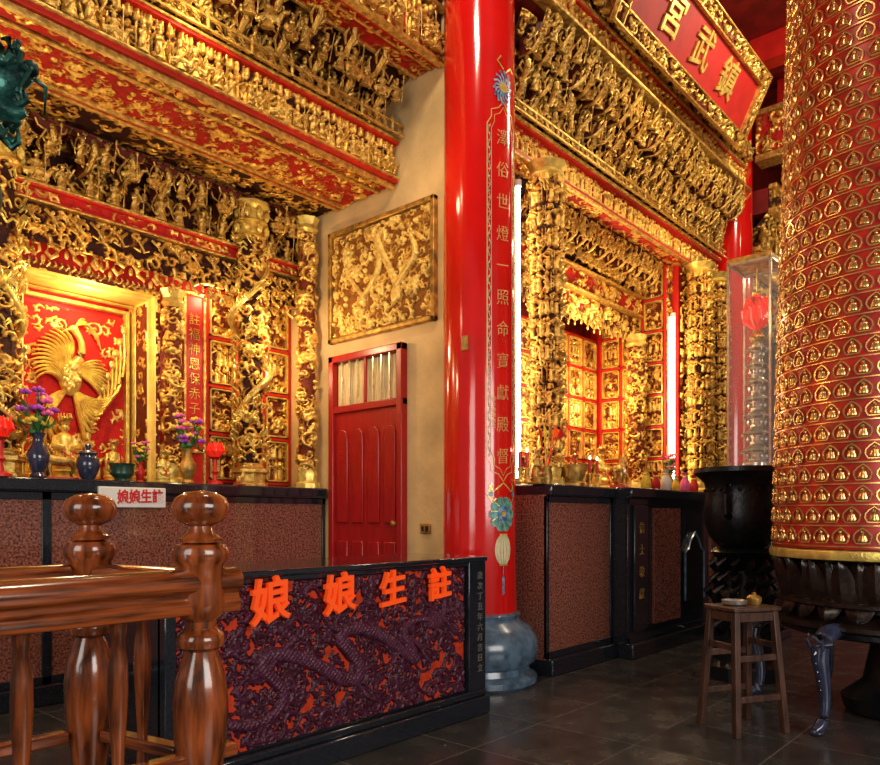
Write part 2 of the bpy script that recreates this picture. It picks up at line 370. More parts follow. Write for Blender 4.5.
def railmesh(parent,x0,x1,y,z,h,name='railing',step=.08):
    mb=MB(); mb.bb(x0,x1,y-.01,y+.01,z+h-.016,z+h); mb.bb(x0,x1,y-.01,y+.01,z,z+.014)
    x=x0+.03;k=0
    while x<x1:
        if k%4==0: mb.lathe([(.014,0),(.01,h*.3),(.014,h*.5),(.01,h*.8),(.014,h),(.018,h+.02),(.003,h+.045)],(x,y,z),7)
        else:
            mb.tube([(x-.03,y,z+.02),(x-.01,y,z+h*.3),(x+.02,y,z+h*.5),(x,y,z+h*.75),(x-.025,y,z+h-.02)],.006,5)
            mb.tube([(x+.03,y,z+.02),(x+.01,y,z+h*.4),(x-.02,y,z+h*.6),(x,y,z+h*.85)],.005,5)
        x+=step;k+=1
    return mb.obj(name,'gold',parent,True)
# ================= LEFT SHRINE ENTABLATURE =================
X0,X1=.2,4.19
e=thing('shrine_valance',(2.2,5.35,2.95),'gilded openwork valance and lintel over the side altar niche','carving')
bars('lintel',e,[(X0,X1,5.24,5.36,3.30,3.315),(X0,X1,5.22,5.36,3.405,3.425)])
bars('red_band',e,[(X0,X1,5.25,5.36,3.315,3.325),(X0,X1,5.24,5.36,3.395,3.405)],'redm',0)
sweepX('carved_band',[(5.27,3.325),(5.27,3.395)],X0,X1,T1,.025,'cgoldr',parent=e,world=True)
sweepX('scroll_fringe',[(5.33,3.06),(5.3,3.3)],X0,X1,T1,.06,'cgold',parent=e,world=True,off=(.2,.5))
mb=MB()
x=X0+.1;k=0
while x<X1-.1:
    dz=.07*abs(math.sin(k*pi/3))
    for sx in(-1,1):
        mb.tube([(x+sx*.1,5.26,3.1-dz),(x+sx*.09,5.24,3.03-dz),(x+sx*.05,5.23,3.0-dz),(x+sx*.02,5.23,3.03-dz),(x+sx*.03,5.22,3.07-dz),(x+sx*.06,5.22,3.07-dz)],[.013,.015,.015,.012,.01,.006],7)
        mb.tube([(x+sx*.02,5.25,3.26),(x+sx*.08,5.22,3.2),(x+sx*.06,5.21,3.14),(x+sx*.02,5.22,3.16)],[.01,.013,.011,.006],6)
    mb.sph((x,5.23,2.98-dz),(.016,.014,.03),7,5); mb.sph((x+.06,5.22,3.24),(.014,.012,.014),6,5)
    x+=.15;k+=1
mb.obj('hanging_scroll','gold',e,True)
e=thing('bracket_tier',(2.2,5.3,3.43),'dark lacquered bracket tier crowded with small gilded figures above the niche','carving')
sweepX('carved_backing',[(5.4,3.43),(5.4,3.84)],X0,X1,T1,.03,'cgold',parent=e,world=True,off=(.3,.7))
row(BR2,'bracket_arm',e,X0+.15,X1-.1,.27,5.36,3.6)
row(FIG,'figurine',e,X0+.02,X1-.1,.17,5.24,3.43,.12,.78,0,.1)
row(FIG,'figurine',e,X0+.15,X1-.1,.18,5.14,3.6,.12,.74,0,.15)
e=thing('carved_eave_beam',(2.2,4.6,3.8),'deep gilded eave beam with red floral soffit panels above the side altar','carving')
MB().bb(X0,X1,4.2,5.55,3.87,4.18).obj('beam_core','maroon',e,True)
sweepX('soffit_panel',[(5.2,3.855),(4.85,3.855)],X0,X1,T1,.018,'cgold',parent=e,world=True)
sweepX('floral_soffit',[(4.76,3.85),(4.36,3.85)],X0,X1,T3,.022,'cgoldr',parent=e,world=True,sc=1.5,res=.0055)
sweepX('scroll_soffit',[(4.32,3.85),(4.2,3.85)],X0,X1,T1,.02,'cgoldr',parent=e,world=True,sc=1.2,off=(.5,.1))
bars('gilded_moulding',e,[(X0,X1,4.16,4.19,3.81,3.85),(X0,X1,4.33,4.36,3.83,3.88),(X0,X1,4.76,4.79,3.82,3.87),(X0,X1,4.82,4.85,3.82,3.87),(X0,X1,5.22,5.25,3.82,3.87),(X0,X1,4.1,4.2,4.17,4.19),(X0,X1,4.1,4.18,3.872,3.887)])
bars('red_band',e,[(X0,X1,4.79,4.82,3.835,3.88),(X0,X1,4.13,4.19,3.85,3.872),(X0,X1,4.12,4.2,4.155,4.17)],'redm',0)
sweepX('figure_frieze',[(4.185,3.89),(4.175,4.15)],X0,X1,T2,.055,'cgold',parent=e,world=True,sc=1.3)
row(FIG,'figurine',e,X0+.1,X1-.1,.125,4.12,3.89,.16,.8)
railmesh(e,X0,X1,4.07,4.19,.09)
e=thing('bracket_tier',(2.2,4.2,4.2),'shadowed upper bracket tiers with gilded warriors between two eave beams','carving')
sweepX('carved_backing',[(4.45,4.2),(4.4,4.4),(3.85,4.75)],X0,X1,T1,.03,'cgold',parent=e,world=True,off=(.9,.2))
row(BR,'bracket_arm',e,X0+.15,X1-.15,.3,4.4,4.3)
row(BR,'bracket_arm',e,X0+.3,X1-.15,.3,4.2,4.46)
row(FIG,'figurine',e,X0+.02,X1-.1,.145,4.16,4.24,.14,.85,0,.15)
row(FIG,'figurine',e,X0+.1,X1-.1,.15,4.0,4.38,.14,.8,0,.2)
e=thing('carved_eave_beam',(2.2,3.8,4.6),'uppermost gilded eave beam carved with scrolls and figures','carving')
MB().bb(X0,X1,3.68,4.3,4.76,5.3).obj('beam_core','maroon',e,True)
bars('gilded_moulding',e,[(X0,X1,3.62,3.68,4.58,4.61),(X0,X1,3.62,3.68,4.98,5.02),(X0,X1,3.76,3.78,4.6,4.66),(X0,X1,3.92,3.95,4.6,4.66)])
bars('red_band',e,[(X0,X1,3.68,3.7,4.59,4.66)],'redm',0)
sweepX('scroll_soffit',[(3.92,4.62),(3.7,4.62)],X0,X1,T1,.02,'cgoldr',parent=e,world=True,sc=1.2)
sweepX('figure_frieze',[(3.68,4.63),(3.67,4.8)],X0,X1,T2,.04,'cgoldr',parent=e,world=True)
sweepX('scroll_frieze',[(3.67,4.8),(3.67,5.3)],X0,X1,T1,.05,'cgold',parent=e,world=True)
row(FIG,'figurine',e,X0+.1,X1-.1,.14,3.6,4.63,.12,.88)
def dragoncol(loc,zt,label,r=.08,cat='pillar',tw=1):
    zb=loc[2]; h=zt-zb
    e=thing('dragon_pillar',loc,label,cat)
    m=MB(); m.lathe([(.14,0),(.14,.03),(.12,.04),(.12,.1),(.15,.115),(.15,.14),(.11,.16),(.1,.19)],seg=8,ph=pi/8); m.obj('pillar_base',['gold'],e)
    cyl('pillar_shaft',(0,0),lambda t:r,.17,h-.3,T1,.05,'cgold',parent=e,off=(loc[0],.3),res=.006)
    pts=[];rad=[];N=120;m=MB(); r_=random.Random(int(loc[0]*10))
    for i in range(N):
        t=i/(N-1); a=tw*(t*4.0*pi+.4); R=r+.05+.025*math.sin(t*20)
        pts.append((R*math.cos(a),R*math.sin(a),.25+t*(h-.7))); rad.append(.01+.016*math.sin(pi*min(1,t*1.05))**.6)
    m.tube(pts,rad,9)
    for i in range(2,N-2):
        p=Vector(pts[i]); o=Vector((p.x,p.y,0)).normalized(); q=p+o*rad[i]*.8; m.tube([q,q+o*.016+Vector((0,0,.018))],[.009,.002],4)
        q=p+Vector((0,0,rad[i])); m.tube([q,q+Vector((0,0,.016))+o*.004],[.008,.002],4)
    for k in range(190):
        a=r_.uniform(0,6.28); z=r_.uniform(.2,h-.35); R=r+.035; s=r_.choice([-1,1]); g=r_.uniform(.6,1.2)
        m.tube([(R*math.cos(a),R*math.sin(a),z),((R+.03*g)*math.cos(a+.25*s*g),(R+.03*g)*math.sin(a+.25*s*g),z+.035*g),((R+.045*g)*math.cos(a+.45*s*g),(R+.045*g)*math.sin(a+.45*s*g),z+.01),((R+.025)*math.cos(a+.36*s),(R+.025)*math.sin(a+.36*s),z-.015)],[.008,.01,.009,.004],6)
    for((az),zz,s) in((-2.3,.55,1),(-1.9,1.25,.9)):
        c=Vector(((r+.09)*math.cos(az),(r+.09)*math.sin(az),zz)); d=Vector((math.cos(az),math.sin(az),0)); sd=Vector((-d.y,d.x,0))
        m.sph(c,(.05*s,.05*s,.045*s)); m.tube([c,c+d*.05+Vector((0,0,.01)),c+d*.09+Vector((0,0,.03))],[.036*s,.025*s,.016*s],8)
        m.tube([c+Vector((0,0,-.02)),c+d*.07+Vector((0,0,-.04))],[.024*s,.01*s],7)
        for sg in(-1,1):
            m.tube([c+sd*sg*.03+Vector((0,0,.04)),c+sd*sg*.05-d*.02+Vector((0,0,.09)),c+sd*sg*.04+Vector((0,0,.13))],[.011,.008,.003],6)
            m.tube([c+d*.08+sd*sg*.02,c+d*.1+sd*sg*.06+Vector((0,0,.03)),c+d*.07+sd*sg*.1+Vector((0,0,-.02))],[.005,.005,.002],5)
            for k in range(4): m.tube([c+sd*sg*.04,c+sd*sg*(.06+.01*k)+Vector((0,0,.05-.03*k)),c+sd*sg*.09+Vector((0,0,.04-.04*k))],[.012,.011,.003],6)
    m.obj('coiled_dragon','goldb',e)
    m=MB(); zc=h-.3
    m.lathe([(.09,zc-.02),(.13,zc),(.1,zc+.03),(.1,zc+.1),(.15,zc+.12),(.11,zc+.15),(.11,zc+.22),(.16,zc+.25),(.16,zc+.28),(.13,h)],seg=8,ph=pi/8)
    for k in range(8):
        a=k*pi/4; m.sph((.13*math.cos(a),.13*math.sin(a),zc+.06),(.025,.025,.04),6,5); m.sph((.13*math.cos(a),.13*math.sin(a),zc+.18),(.025,.025,.04),6,5)
    m.obj('pillar_capital','goldb',e)
    return e
dragoncol((3.55,5.2,1.45),3.79,'gilded pillar wound with carved dragons, standing on the side altar')
dragoncol((1.71,5.28,1.45),3.79,'gilded dragon pillar with curling clouds beside the phoenix niche',tw=-1)
def slimcol(loc,zt,label,r=.07):
    e=thing('carved_pillar',loc,label,'pillar'); h=zt-loc[2]
    cyl('pillar_shaft',(0,0),lambda t:r,.15,h-.1,T3,.04,'cgoldy',parent=e,off=(loc[0]*.7,loc[1]),sc=1.4,res=.0055)
    MB().lathe([(r+.05,0),(r+.05,.04),(r+.02,.06),(r+.03,.12),(r+.01,.17)],seg=8).lathe([(r+.01,h-.13),(r+.04,h-.1),(r+.02,h-.06),(r+.05,h)],seg=8).obj('pillar_moulding','goldb',e)
    return e
slimcol((4.07,5.12,1.45),3.79,'slim gilded pillar against the plaster wall',.062)
slimcol((2.97,5.4,1.45),2.97,'gilded carved pilaster beside the phoenix niche',.055)
st(MB().bb(-.5,1.9,5.56,6.2,0,6.6),'wall_niche_west','redm')
st(MB().bb(2.86,4.2,5.56,6.2,0,6.6),'wall_niche_east','redm')
st(MB().bb(1.9,2.86,5.56,6.2,0,1.45),'wall_niche_sill','redm')
st(MB().bb(1.9,2.86,5.56,6.2,2.92,6.6),'wall_niche_head','redm')
st(MB().bb(1.9,2.86,5.86,6.2,1.45,2.92),'wall_niche_back','redm')
e=thing('niche_frame',(2.38,5.5,1.46),'glowing yellow-gold stepped frame around the phoenix niche','frame')
def ring(m,x0,x1,z0,z1,w,y0,y1): return m.bb(x0,x0+w,y0,y1,z0,z1).bb(x1-w,x1,y0,y1,z0,z1).bb(x0+w,x1-w,y0,y1,z1-w,z1)
m=MB(); ring(m,1.86,2.9,1.46,2.96,.045,5.46,5.56); ring(m,1.9,2.86,1.46,2.92,.035,5.52,5.84)
m.obj('outer_frame','yel',e,True,bevel=.008)
m=MB(); ring(m,1.96,2.8,1.46,2.84,.03,5.76,5.82); ring(m,1.935,2.825,1.46,2.87,.012,5.7,5.76); m.obj('inner_frame','goldb',e,True,bevel=.006)
for (o_,W_,H_) in(((1.865,5.458,1.47),.035,1.48),((2.86,5.458,1.47),.035,1.48),((1.9,5.458,2.918),.96,.036)):
    quad('frame_relief',o_,(1,0,0),(0,0,1),(0,-1,0),W_,H_,T1,.02,'cgoldy',parent=e,world=True,sc=1.4,res=.005)
quad('jamb_relief',(2.824,5.53,1.47),(0,1,0),(0,0,1),(-1,0,0),.24,1.4,TS,.012,'cgoldy',parent=e,world=True,sc=1.3)
m=MB()
for k in range(22):
    x=1.92+k*.043; m.tube([(x,5.5,2.98),(x+.015,5.46,2.95),(x+.03,5.45,2.97),(x+.02,5.45,2.99)],[.01,.012,.009,.005],6)
m.obj('frame_crest','gold',e,True)
e=thing('phoenix_panel',(2.38,5.82,1.5),'red panel with a large gilded feathered phoenix in relief','panel')
MB().bb(1.99,2.77,5.8,5.855,1.47,2.78).obj('panel_ground','redm',e,True,bevel=.004)
def phmask(U,V,H):
    d=np.sqrt(((U-.38)/.34)**2+((V-.75)/.5)**2); return np.where(d<.85,H*np.clip((d-.7)/.15,0,1),H)
quad('cloud_relief',(1.995,5.797,1.48),(1,0,0),(0,0,1),(0,-1,0),.77,1.29,TS,.02,'cphx',parent=e,world=True,mask=phmask,res=.005,sc=1.3)
m=MB(); cx,cz=2.34,2.24; y=5.76
def plume(pts,w):
    m.tube(pts,[w*(.35+.9*math.sin(pi*min(1,.15+.8*i/(len(pts)-1)))) for i in range(len(pts))],6,flat=.5)
def bez(p0,p1,p2,n=9):
    return [tuple((1-t)**2*a+2*t*(1-t)*b+t*t*c for a,b,c in zip(p0,p1,p2)) for t in np.linspace(0,1,n)]
m.sph((cx,y,cz),(.085,.05,.13),14,10)
for k in range(26):
    a=rng.uniform(0,6.28); q=rng.rand()**.5; m.sph((cx+.07*q*math.cos(a),y-.045,cz+.11*q*math.sin(a)),(.016,.008,.02),6,4)
m.tube(bez((cx+.01,y,cz+.08),(cx+.14,y-.02,cz+.22),(cx+.03,y-.02,cz+.36),8),[.055,.046,.038,.03,.027,.025,.024,.028],9)
m.sph((cx+.02,y-.02,cz+.375),(.036,.028,.03),9,7); m.tube([(cx,y-.02,cz+.375),(cx-.07,y-.02,cz+.34)],[.014,.002],6)
for k in range(7): plume(bez((cx+.03,y-.02,cz+.4),(cx+.06+.02*k,y-.03,cz+.48),(cx+.1+.02*k,y-.02,cz+.46-.035*k),6),.011)
for k in range(14):
    a=1.8+k*.125; L=.3-.006*k
    plume(bez((cx-.04,y,cz+.06-.01*k),(cx+L*.7*math.cos(a-.6),y-.035,cz+.06+L*.8*math.sin(a-.5)),(cx+max(-.33,L*1.15*math.cos(a)),y-.01,cz+.04+L*1.15*math.sin(a)),8),.021)
for k in range(10):
    a=.75-k*.16; L=.24
    plume(bez((cx+.05,y,cz+.04),(cx+.05+L*.6*math.cos(a+.6),y-.04,cz+L*.7*math.sin(a+.6)),(cx+.05+L*math.cos(a),y-.02,cz+L*math.sin(a)),7),.02)
for k in range(10):
    q=k/9
    plume(bez((cx+.02,y,cz-.08),(cx+.1+.34*q,y-.04,cz-.55+.22*q),(cx+.12+.28*q,y-.02,cz-.42+.85*q),14),.025)
    m.sph((cx+.12+.28*q,y-.025,cz-.42+.85*q),(.026,.014,.034),7,5)
for k in range(8):
    plume(bez((cx-.02,y,cz-.08),(cx-.14-.04*k,y-.03,cz-.24),(cx-.32+.07*k,y-.01,cz-.6+.05*(k%2)),12),.023)
for k in range(10):
    x=1.99+.08*k; m.tube(bez((x,5.78,1.5),(x-.04,5.75,1.62),(x+.05,5.77,1.66),6),[.03,.035,.03,.022,.015,.006],7)
m.obj('phoenix_relief','goldb',e,True)
def deity(loc,label,s=1,mats=('goldb','redm')):
    e=thing('deity_statue',loc,label,'statue')
    m=MB(); m.lathe([(.16,0),(.17,.03),(.13,.05),(.15,.1),(.13,.12)],seg=14); m.obj('statue_base',mats[0],e)
    m=MB(); m.lathe([(.13,.12),(.14,.18),(.12,.26),(.08,.34),(.085,.42),(.07,.47),(.025,.5)],seg=16,sy=.8)
    m.tube([(-.07,0,.44),(-.12,-.03,.35),(-.04,-.1,.33)],[.04,.045,.025],8); m.tube([(.07,0,.44),(.12,-.03,.35),(.04,-.1,.33)],[.04,.045,.025],8)
    m.sph((-.05,-.09,.19),(.06,.07,.05)); m.sph((.05,-.09,.19),(.06,.07,.05))
    m.sph((0,-.005,.545),(.042,.045,.052),12,9); m.sph((0,-.05,.54),(.008,.01,.012),6,5)
    for sg in(-1,1): m.sph((sg*.043,0,.54),(.008,.012,.02),6,5); m.sph((sg*.017,-.04,.553),(.008,.006,.004),6,4)
    for k in range(5): m.tube([(-.1+.02*k,-.1,.14),(-.04+.01*k,-.12,.24),(-.02,-.1,.36)],.006,5)
    m.obj('robed_figure',mats[0],e)
    m=MB(); m.lathe([(.05,.57),(.055,.585),(.045,.6),(.05,.63),(.015,.66)],seg=12)
    for k in range(7):
        a=-pi/2+(k-3)*.4; m.tube([(.045*math.cos(a),.045*math.sin(a),.59),(.07*math.cos(a),.07*math.sin(a),.64),(.065*math.cos(a),.065*math.sin(a),.69)],[.01,.012,.002],5)
    m.obj('headdress','gold',e)
    m=MB()
    m.tube([(-.06,-.1,.3),(0,-.13,.24),(.06,-.1,.3)],.01,5); m.tube([(0,-.13,.24),(0,-.15,.14)],[.014,.01],6)
    m.obj('red_sash',mats[1],e)
    e.scale=(s,s,s); return e
deity((2.24,5.62,1.46),'seated gilded goddess statue with tall headdress on the side altar',.72)
deity((2.62,5.66,1.46),'small gilded attendant statue beside the goddess',.5)
deity((2.05,5.68,1.46),'small gilded attendant statue with red sash',.45)
e=thing('couplet_board',(3.2,5.5,1.45),'tall narrow red couplet board with gilded border and lettering','sign')
MB().bb(3.12,3.28,5.48,5.556,1.46,3.0).obj('board','redm',e,True,bevel=.004)
bars('border',e,[(3.1,3.122,5.46,5.556,1.455,3.02),(3.278,3.3,5.46,5.556,1.455,3.02),(3.1,3.3,5.46,5.556,3.0,3.03),(3.1,3.3,5.46,5.556,1.72,1.75)],'gold')
m=text('註\n福\n神\n恩\n保\n赤\n子\n安',.105,.004,-.001,1.15); m.v=[(p[0]+3.2,p[1]+5.475,p[2]+2.38) for p in m.v]; m.obj('lettering','goldb',e,True)
def screen(o,u,n,cols,W,z0,z1,rows,label):
    o=np.array(o,float);u=np.array(u,float);n=np.array(n,float)
    e=thing('panelled_screen',tuple(o),label,'screen')
    m=MB(); L=cols*W
    def slab(a0,a1,zz0,zz1,d):
        p=o+u*(a0+a1)/2+n*d/2; q=np.abs(u*(a1-a0)+n*d)
        m.box((p[0],p[1],(zz0+zz1)/2),(max(q[0],.001),max(q[1],.001),zz1-zz0))
    for c in range(cols+1): slab(c*W-.016,c*W+.016,z0,z1,.04)
    hh=(z1-z0)/rows
    for r in range(rows+1): slab(0,L,z0+r*hh-.014,z0+r*hh+.014,.04)
    m.obj('screen_frame','redm',e,True,bevel=.004)
    m=MB()
    for c in range(cols):
        for r in range(rows):
            quad('carved_panel',o+u*(c*W+.03)+np.array([0,0,z0+r*hh+.03])+n*.01,u,(0,0,1),n,W-.06,hh-.06,T3 if (r+c)%2 else T2,.03,'cgoldy',off=(c*.37+r*.21,r*.53),sc=1.3,parent=e,world=True)
            a0=c*W+.022;a1=(c+1)*W-.022;b0=z0+r*hh+.02;b1=z0+(r+1)*hh-.02
            for (s0,s1,t0,t1) in((a0,a1,b0,b0+.012),(a0,a1,b1-.012,b1),(a0,a0+.012,b0,b1),(a1-.012,a1,b0,b1)): slab(s0,s1,t0,t1,.05)
    m.obj('gilded_beading','goldb',e,True)
    return e
screen((3.34,5.55,0),(1,0,0),(0,-1,0),3,.28,1.5,3.1,4,'red-framed screen of gilded carved panels behind the dragon pillar')
quad('carved_panel_band',(2.9,5.555,3.13),(1,0,0),(0,0,1),(0,-1,0),1.28,.28,T1,.03,'cgold',label='gilded scroll band above the screen panels',cat='carving')
quad('carved_panel_band',(.3,5.555,1.46),(1,0,0),(0,0,1),(0,-1,0),1.5,1.6,T3,.04,'cgoldy',label='gilded carved wall panel beside the phoenix niche',cat='carving')
def altar(x0,x1,y0,y1,zt,label):
    e=thing('altar_table',((x0+x1)/2,y0,0),label,'altar')
    MB().bb(x0,x1,y0+.03,y1,.12,zt-.08).obj('altar_body','granite',e,True)
    MB().bb(x0,x1,y0-.02,y1,zt-.09,zt).obj('altar_top','black',e,True,bevel=.015)
    MB().bb(x0,x1,y0-.03,y1,0,.13).obj('altar_plinth','black',e,True,bevel=.01)
    m=MB(); n=max(1,int((x1-x0)/1.6))
    for k in range(n+1):
        x=x0+(x1-x0)*k/n; m.bb(max(x0,x-.03),min(x1,x+.03),y0+.02,y0+.05,.13,zt-.09)
    m.bb(x0,x1,y0+.02,y0+.05,zt-.14,zt-.09); m.bb(x0,x1,y0+.02,y0+.05,.13,.18)
    m.obj('stone_border','black',e,True,bevel=.003)
    return e
altar(-.4,4.19,5.0,5.45,1.45,'long red granite altar counter with black stone top')
xa,xb=atpx(99,4.95),atpx(166,4.95)
e=thing('name_plaque',((xa+xb)/2,4.96,1.27),'small white plaque with red lettering fixed to the altar front','sign')
MB().bb(xa,xb,4.95,4.98,1.265,1.405).obj('plaque','white',e,True,bevel=.006)
m=text('娘娘生註',.1,.002,.003,slant=.03); m.v=[(p[0]*(atpx(164,4.95)-atpx(117,4.95))/.41+atpx(140.5,4.95),p[1]+4.948,p[2]+1.335) for p in m.v]; m.obj('lettering','redm',e,True)
# ================= side wall =================
e=thing('carved_wall_panel',(4.19,4.3,2.75),'large square gilded dragon relief panel framed on the plaster wall','panel')
ya,yb=3.71,4.94; za,zb=2.69,3.64
def sidemask(U,V,H):
    x=U-.56;z=V-.43; N=320; best=np.zeros_like(H)
    t=np.linspace(0,1,N); px=-.48+.96*t+.06*np.sin(t*31); pz=.24*np.sin(t*15+.5)+.05*np.cos(t*27)
    for k in range(N):
        w=.01+.016*math.sin(pi*min(1,t[k]+.1)); d2=((x-px[k])**2+(z-pz[k])**2)/w**2
        best=np.maximum(best,np.where(d2<1,.75+.45*np.sqrt(np.clip(1-d2,0,1))*(1 if k%3 else .65),0))
    return np.maximum(H*1.05,best)
quad('dragon_relief',(4.185,ya+.05,za+.05),(0,1,0),(0,0,1),(-1,0,0),yb-ya-.1,zb-za-.1,T3,.034,'cwall',mask=sidemask,res=.0045,sc=1.35,parent=e,world=True)
bars('panel_frame',e,[(4.15,4.2,ya,yb,za,za+.04),(4.15,4.2,ya,yb,zb-.04,zb),(4.15,4.2,ya,ya+.04,za,zb),(4.15,4.2,yb-.04,yb,za,zb)],'golddk',.008)
dy0,dy1,dz=4.03,4.91,2.57
e=thing('door_1',(4.17,4.47,0),'dark red panelled wooden door with curtained transom window','door'); e['kind']='structure'
m=MB(); m.bb(4.13,4.2,dy0,dy0+.06,0,dz); m.bb(4.13,4.2,dy1-.06,dy1,0,dz); m.bb(4.13,4.2,dy0,dy1,dz-.06,dz); m.bb(4.14,4.2,dy0,dy1,2.08,2.14)
m.obj('door_frame','door',e,True,bevel=.008)
leaf=MB().bb(4.165,4.2,dy0+.06,dy1-.06,0.0,2.08).obj('door_leaf','door',e,True)
w=(dy1-dy0-.12)/4
for c in range(4):
    y0=dy0+.06+c*w+.03; y1=y0+w-.06
    arc=[(y0,1.15)]+[(y1,1.15)]+[((y0+y1)/2+(y1-y0)/2*math.cos(t),1.86+(y1-y0)*.6*math.sin(t)) for t in np.linspace(0,pi,9)]
    MB().prism(arc,'x',4.15,4.168).obj('raised_panel','door',leaf,bevel=.008)
    MB().bb(4.15,4.168,y0,y1,.2,1.0).obj('raised_panel','door',leaf,bevel=.008)
MB().sph((4.13,4.12,1.15),.024).tube([(4.17,4.12,1.15),(4.13,4.12,1.15)],.012).obj('door_knob','golddk',leaf,label='round brass door knob')
N=40; yy0=dy0+.07; yy1=dy1-.07; vs=[]
for i in range(N*2+1):
    y=yy0+(yy1-yy0)*i/(N*2); x=4.185+.012*math.sin(i*.9); vs+= [(x,y,2.14),(x,y,2.5)]
m=MB(); m._a(vs,[(2*i,2*i+2,2*i+3,2*i+1) for i in range(N*2)]); m.obj('curtain','cream',e,True)
for k in range(1,8):
    yy=dy0+.06+k*(dy1-dy0-.12)/8; q=.012 if k==4 else .005
    MB().bb(4.15,4.165,yy-q,yy+q,2.14,2.51).obj('window_bar','door' if k==4 else 'silver',e,True)
e=thing('wall_socket',(4.19,3.8,1.12),'small brown power socket plate on the plaster wall','socket')
MB().bb(4.18,4.2,3.78,3.88,1.07,1.15).obj('plate','golddk',e,True,bevel=.004)
MB().bb(4.175,4.185,3.80,3.82,1.09,1.13).bb(4.175,4.185,3.84,3.86,1.09,1.13).obj('socket_hole','black',e,True)
# ================= MAIN COLUMN =================
CX,CY,CR=4.26,3.36,.265
def redcol(c,label):
    e=thing('temple_column',(c[0],c[1],0),label,'column')
    MB().lathe([(.4,0),(.42,.02),(.42,.06),(.37,.09),(.36,.13),(.41,.17),(.43,.24),(.42,.33),(.37,.41),(.3,.45),(.29,.47),(.3,.5),(.27,.52)],seg=48).obj('column_base','stone',e)
    MB().lathe([(CR+.01,.5),(CR,.9),(CR-.002,3),(CR-.012,6.6)],seg=64).obj('column_shaft','red',e)
    return e
e=redcol((CX,CY),'tall glossy red lacquered column with painted couplet on stone base')
a0=math.radians(257)
def rib(m,pts,w,t=.004,R=CR):
    P=[]; n=len(pts)
    for i,(s,z) in enumerate(pts):
        q=pts[min(i+1,n-1)]; p=pts[max(i-1,0)]; dx,dz=q[0]-p[0],q[1]-p[1]; L=math.hypot(dx,dz) or 1; nx,nz=-dz/L,dx/L
        for sg in(-1,1):
            a=a0+(s+sg*nx*w/2)/R; P.append((CX+(R+t)*math.cos(a),CY+(R+t)*math.sin(a),z+sg*nz*w/2))
    m._a(P,[(2*i,2*i+1,2*i+3,2*i+2) for i in range(n-1)])
def disc(m,s,z,r,t=.005,n=14,sy=1,lobes=0):
    P=[]
    for i in range(n):
        w=2*pi*i/n; rr=r*(1+.25*math.cos(lobes*w) if lobes else 1); a=a0+(s+rr*math.cos(w))/CR; P.append((CX+(CR+t)*math.cos(a),CY+(CR+t)*math.sin(a),z+rr*sy*math.sin(w)))
    m._a(P,[tuple(range(n))])
hw=.125; zb_,zt_=1.5,4.05
cart=[(-hw,zb_+.12),(-hw,zt_-.1),(-hw+.03,zt_-.05),(-hw+.03,zt_),(-.04,zt_+.02),(0,zt_+.07),(.04,zt_+.02),(hw-.03,zt_),(hw-.03,zt_-.05),(hw,zt_-.1),(hw,zb_+.12),(hw-.03,zb_+.07),(hw-.03,zb_+.02),(.04,zb_),(0,zb_-.05),(-.04,zb_),(-hw+.03,zb_+.02),(-hw+.03,zb_+.07),(-hw,zb_+.12)]
def dens(pts):
    o=[]
    for i in range(len(pts)-1):
        n=max(1,int(math.hypot(pts[i+1][0]-pts[i][0],pts[i+1][1]-pts[i][1])/.03))
        for j in range(n): o.append((pts[i][0]+(pts[i+1][0]-pts[i][0])*j/n,pts[i][1]+(pts[i+1][1]-pts[i][1])*j/n))
    o.append(pts[-1]); return o
m=MB(); rib(m,dens(cart),.008); rib(m,dens([(p[0]*.76,zb_+.04+(p[1]-zb_)*.97) for p in cart]),.005,t=.0045); m.obj('painted_border','paintgold',e,True)
m=MB()
for sg in(-1,1):
    z=zb_+.13
    zz_=np.arange(zb_+.14,zt_-.1,.012); rib(m,[(sg*(hw*.88+.009*math.sin(q*60)),q) for q in zz_],.006,t=.005)
    while z<zt_-.12: disc(m,sg*(hw*.88),z,.008,.0055,7); z+=.05
m.obj('painted_scrollwork','muted',e,True)
chars='澤俗世燈一照命寶獻殿督'
m=MB()
for k,ch in enumerate(chars):
    t=text(ch,.118,.002,-.001,slant=.08); wrapcyl(t,(CX,CY),CR+.002,a0,3.86-k*.224); m.add(t)
t=text('信\n士\n敬\n獻\n吉\n立',.032,.001,0,1.2); wrapcyl(t,(CX,CY),CR+.002,a0-.075/CR,1.93); m.add(t)
m.obj('couplet_lettering','paintgold',e,True)
m=MB()
for k in range(14):
    w=k*pi/7; rib(m,[(.02*math.cos(w),4.22+.02*math.sin(w)),(.06*math.cos(w+.2),4.22+.07*math.sin(w+.2)),(.08*math.cos(w+.6),4.22+.12*math.sin(w+.6))],.014,t=.005)
m.obj('painted_crest','blue',e,True)
m=MB(); disc(m,0,4.22,.035,.008,12); rib(m,[(0,4.35),(-.05,4.4),(-.02,4.44)],.012,t=.006); rib(m,[(.02,4.33),(.07,4.38),(.1,4.36)],.01,t=.006);m.obj('crest_flower','goldb',e,True)
zz=1.22
m=MB()
for k in range(10):
    w=k*pi/5; disc(m,.078*math.cos(w),zz+.09*math.sin(w),.036,.005,10)
m.obj('painted_flower','teal',e,True)
m=MB()
for k in range(7):
    w=k*2*pi/7; disc(m,.038*math.cos(w),zz+.044*math.sin(w),.022,.008,10)
m.obj('flower_petals','blue',e,True)
m=MB(); disc(m,0,zz-.25,.07,.006,20,1.6); m.obj('painted_lantern','creamp',e,True)
m=MB(); disc(m,0,zz,.02,.011,10)
for k in range(10):
    w=k*pi/5+.3; rib(m,[(.05*math.cos(w),zz+.06*math.sin(w)),(.1*math.cos(w+.15),zz+.115*math.sin(w+.15))],.006,t=.009)
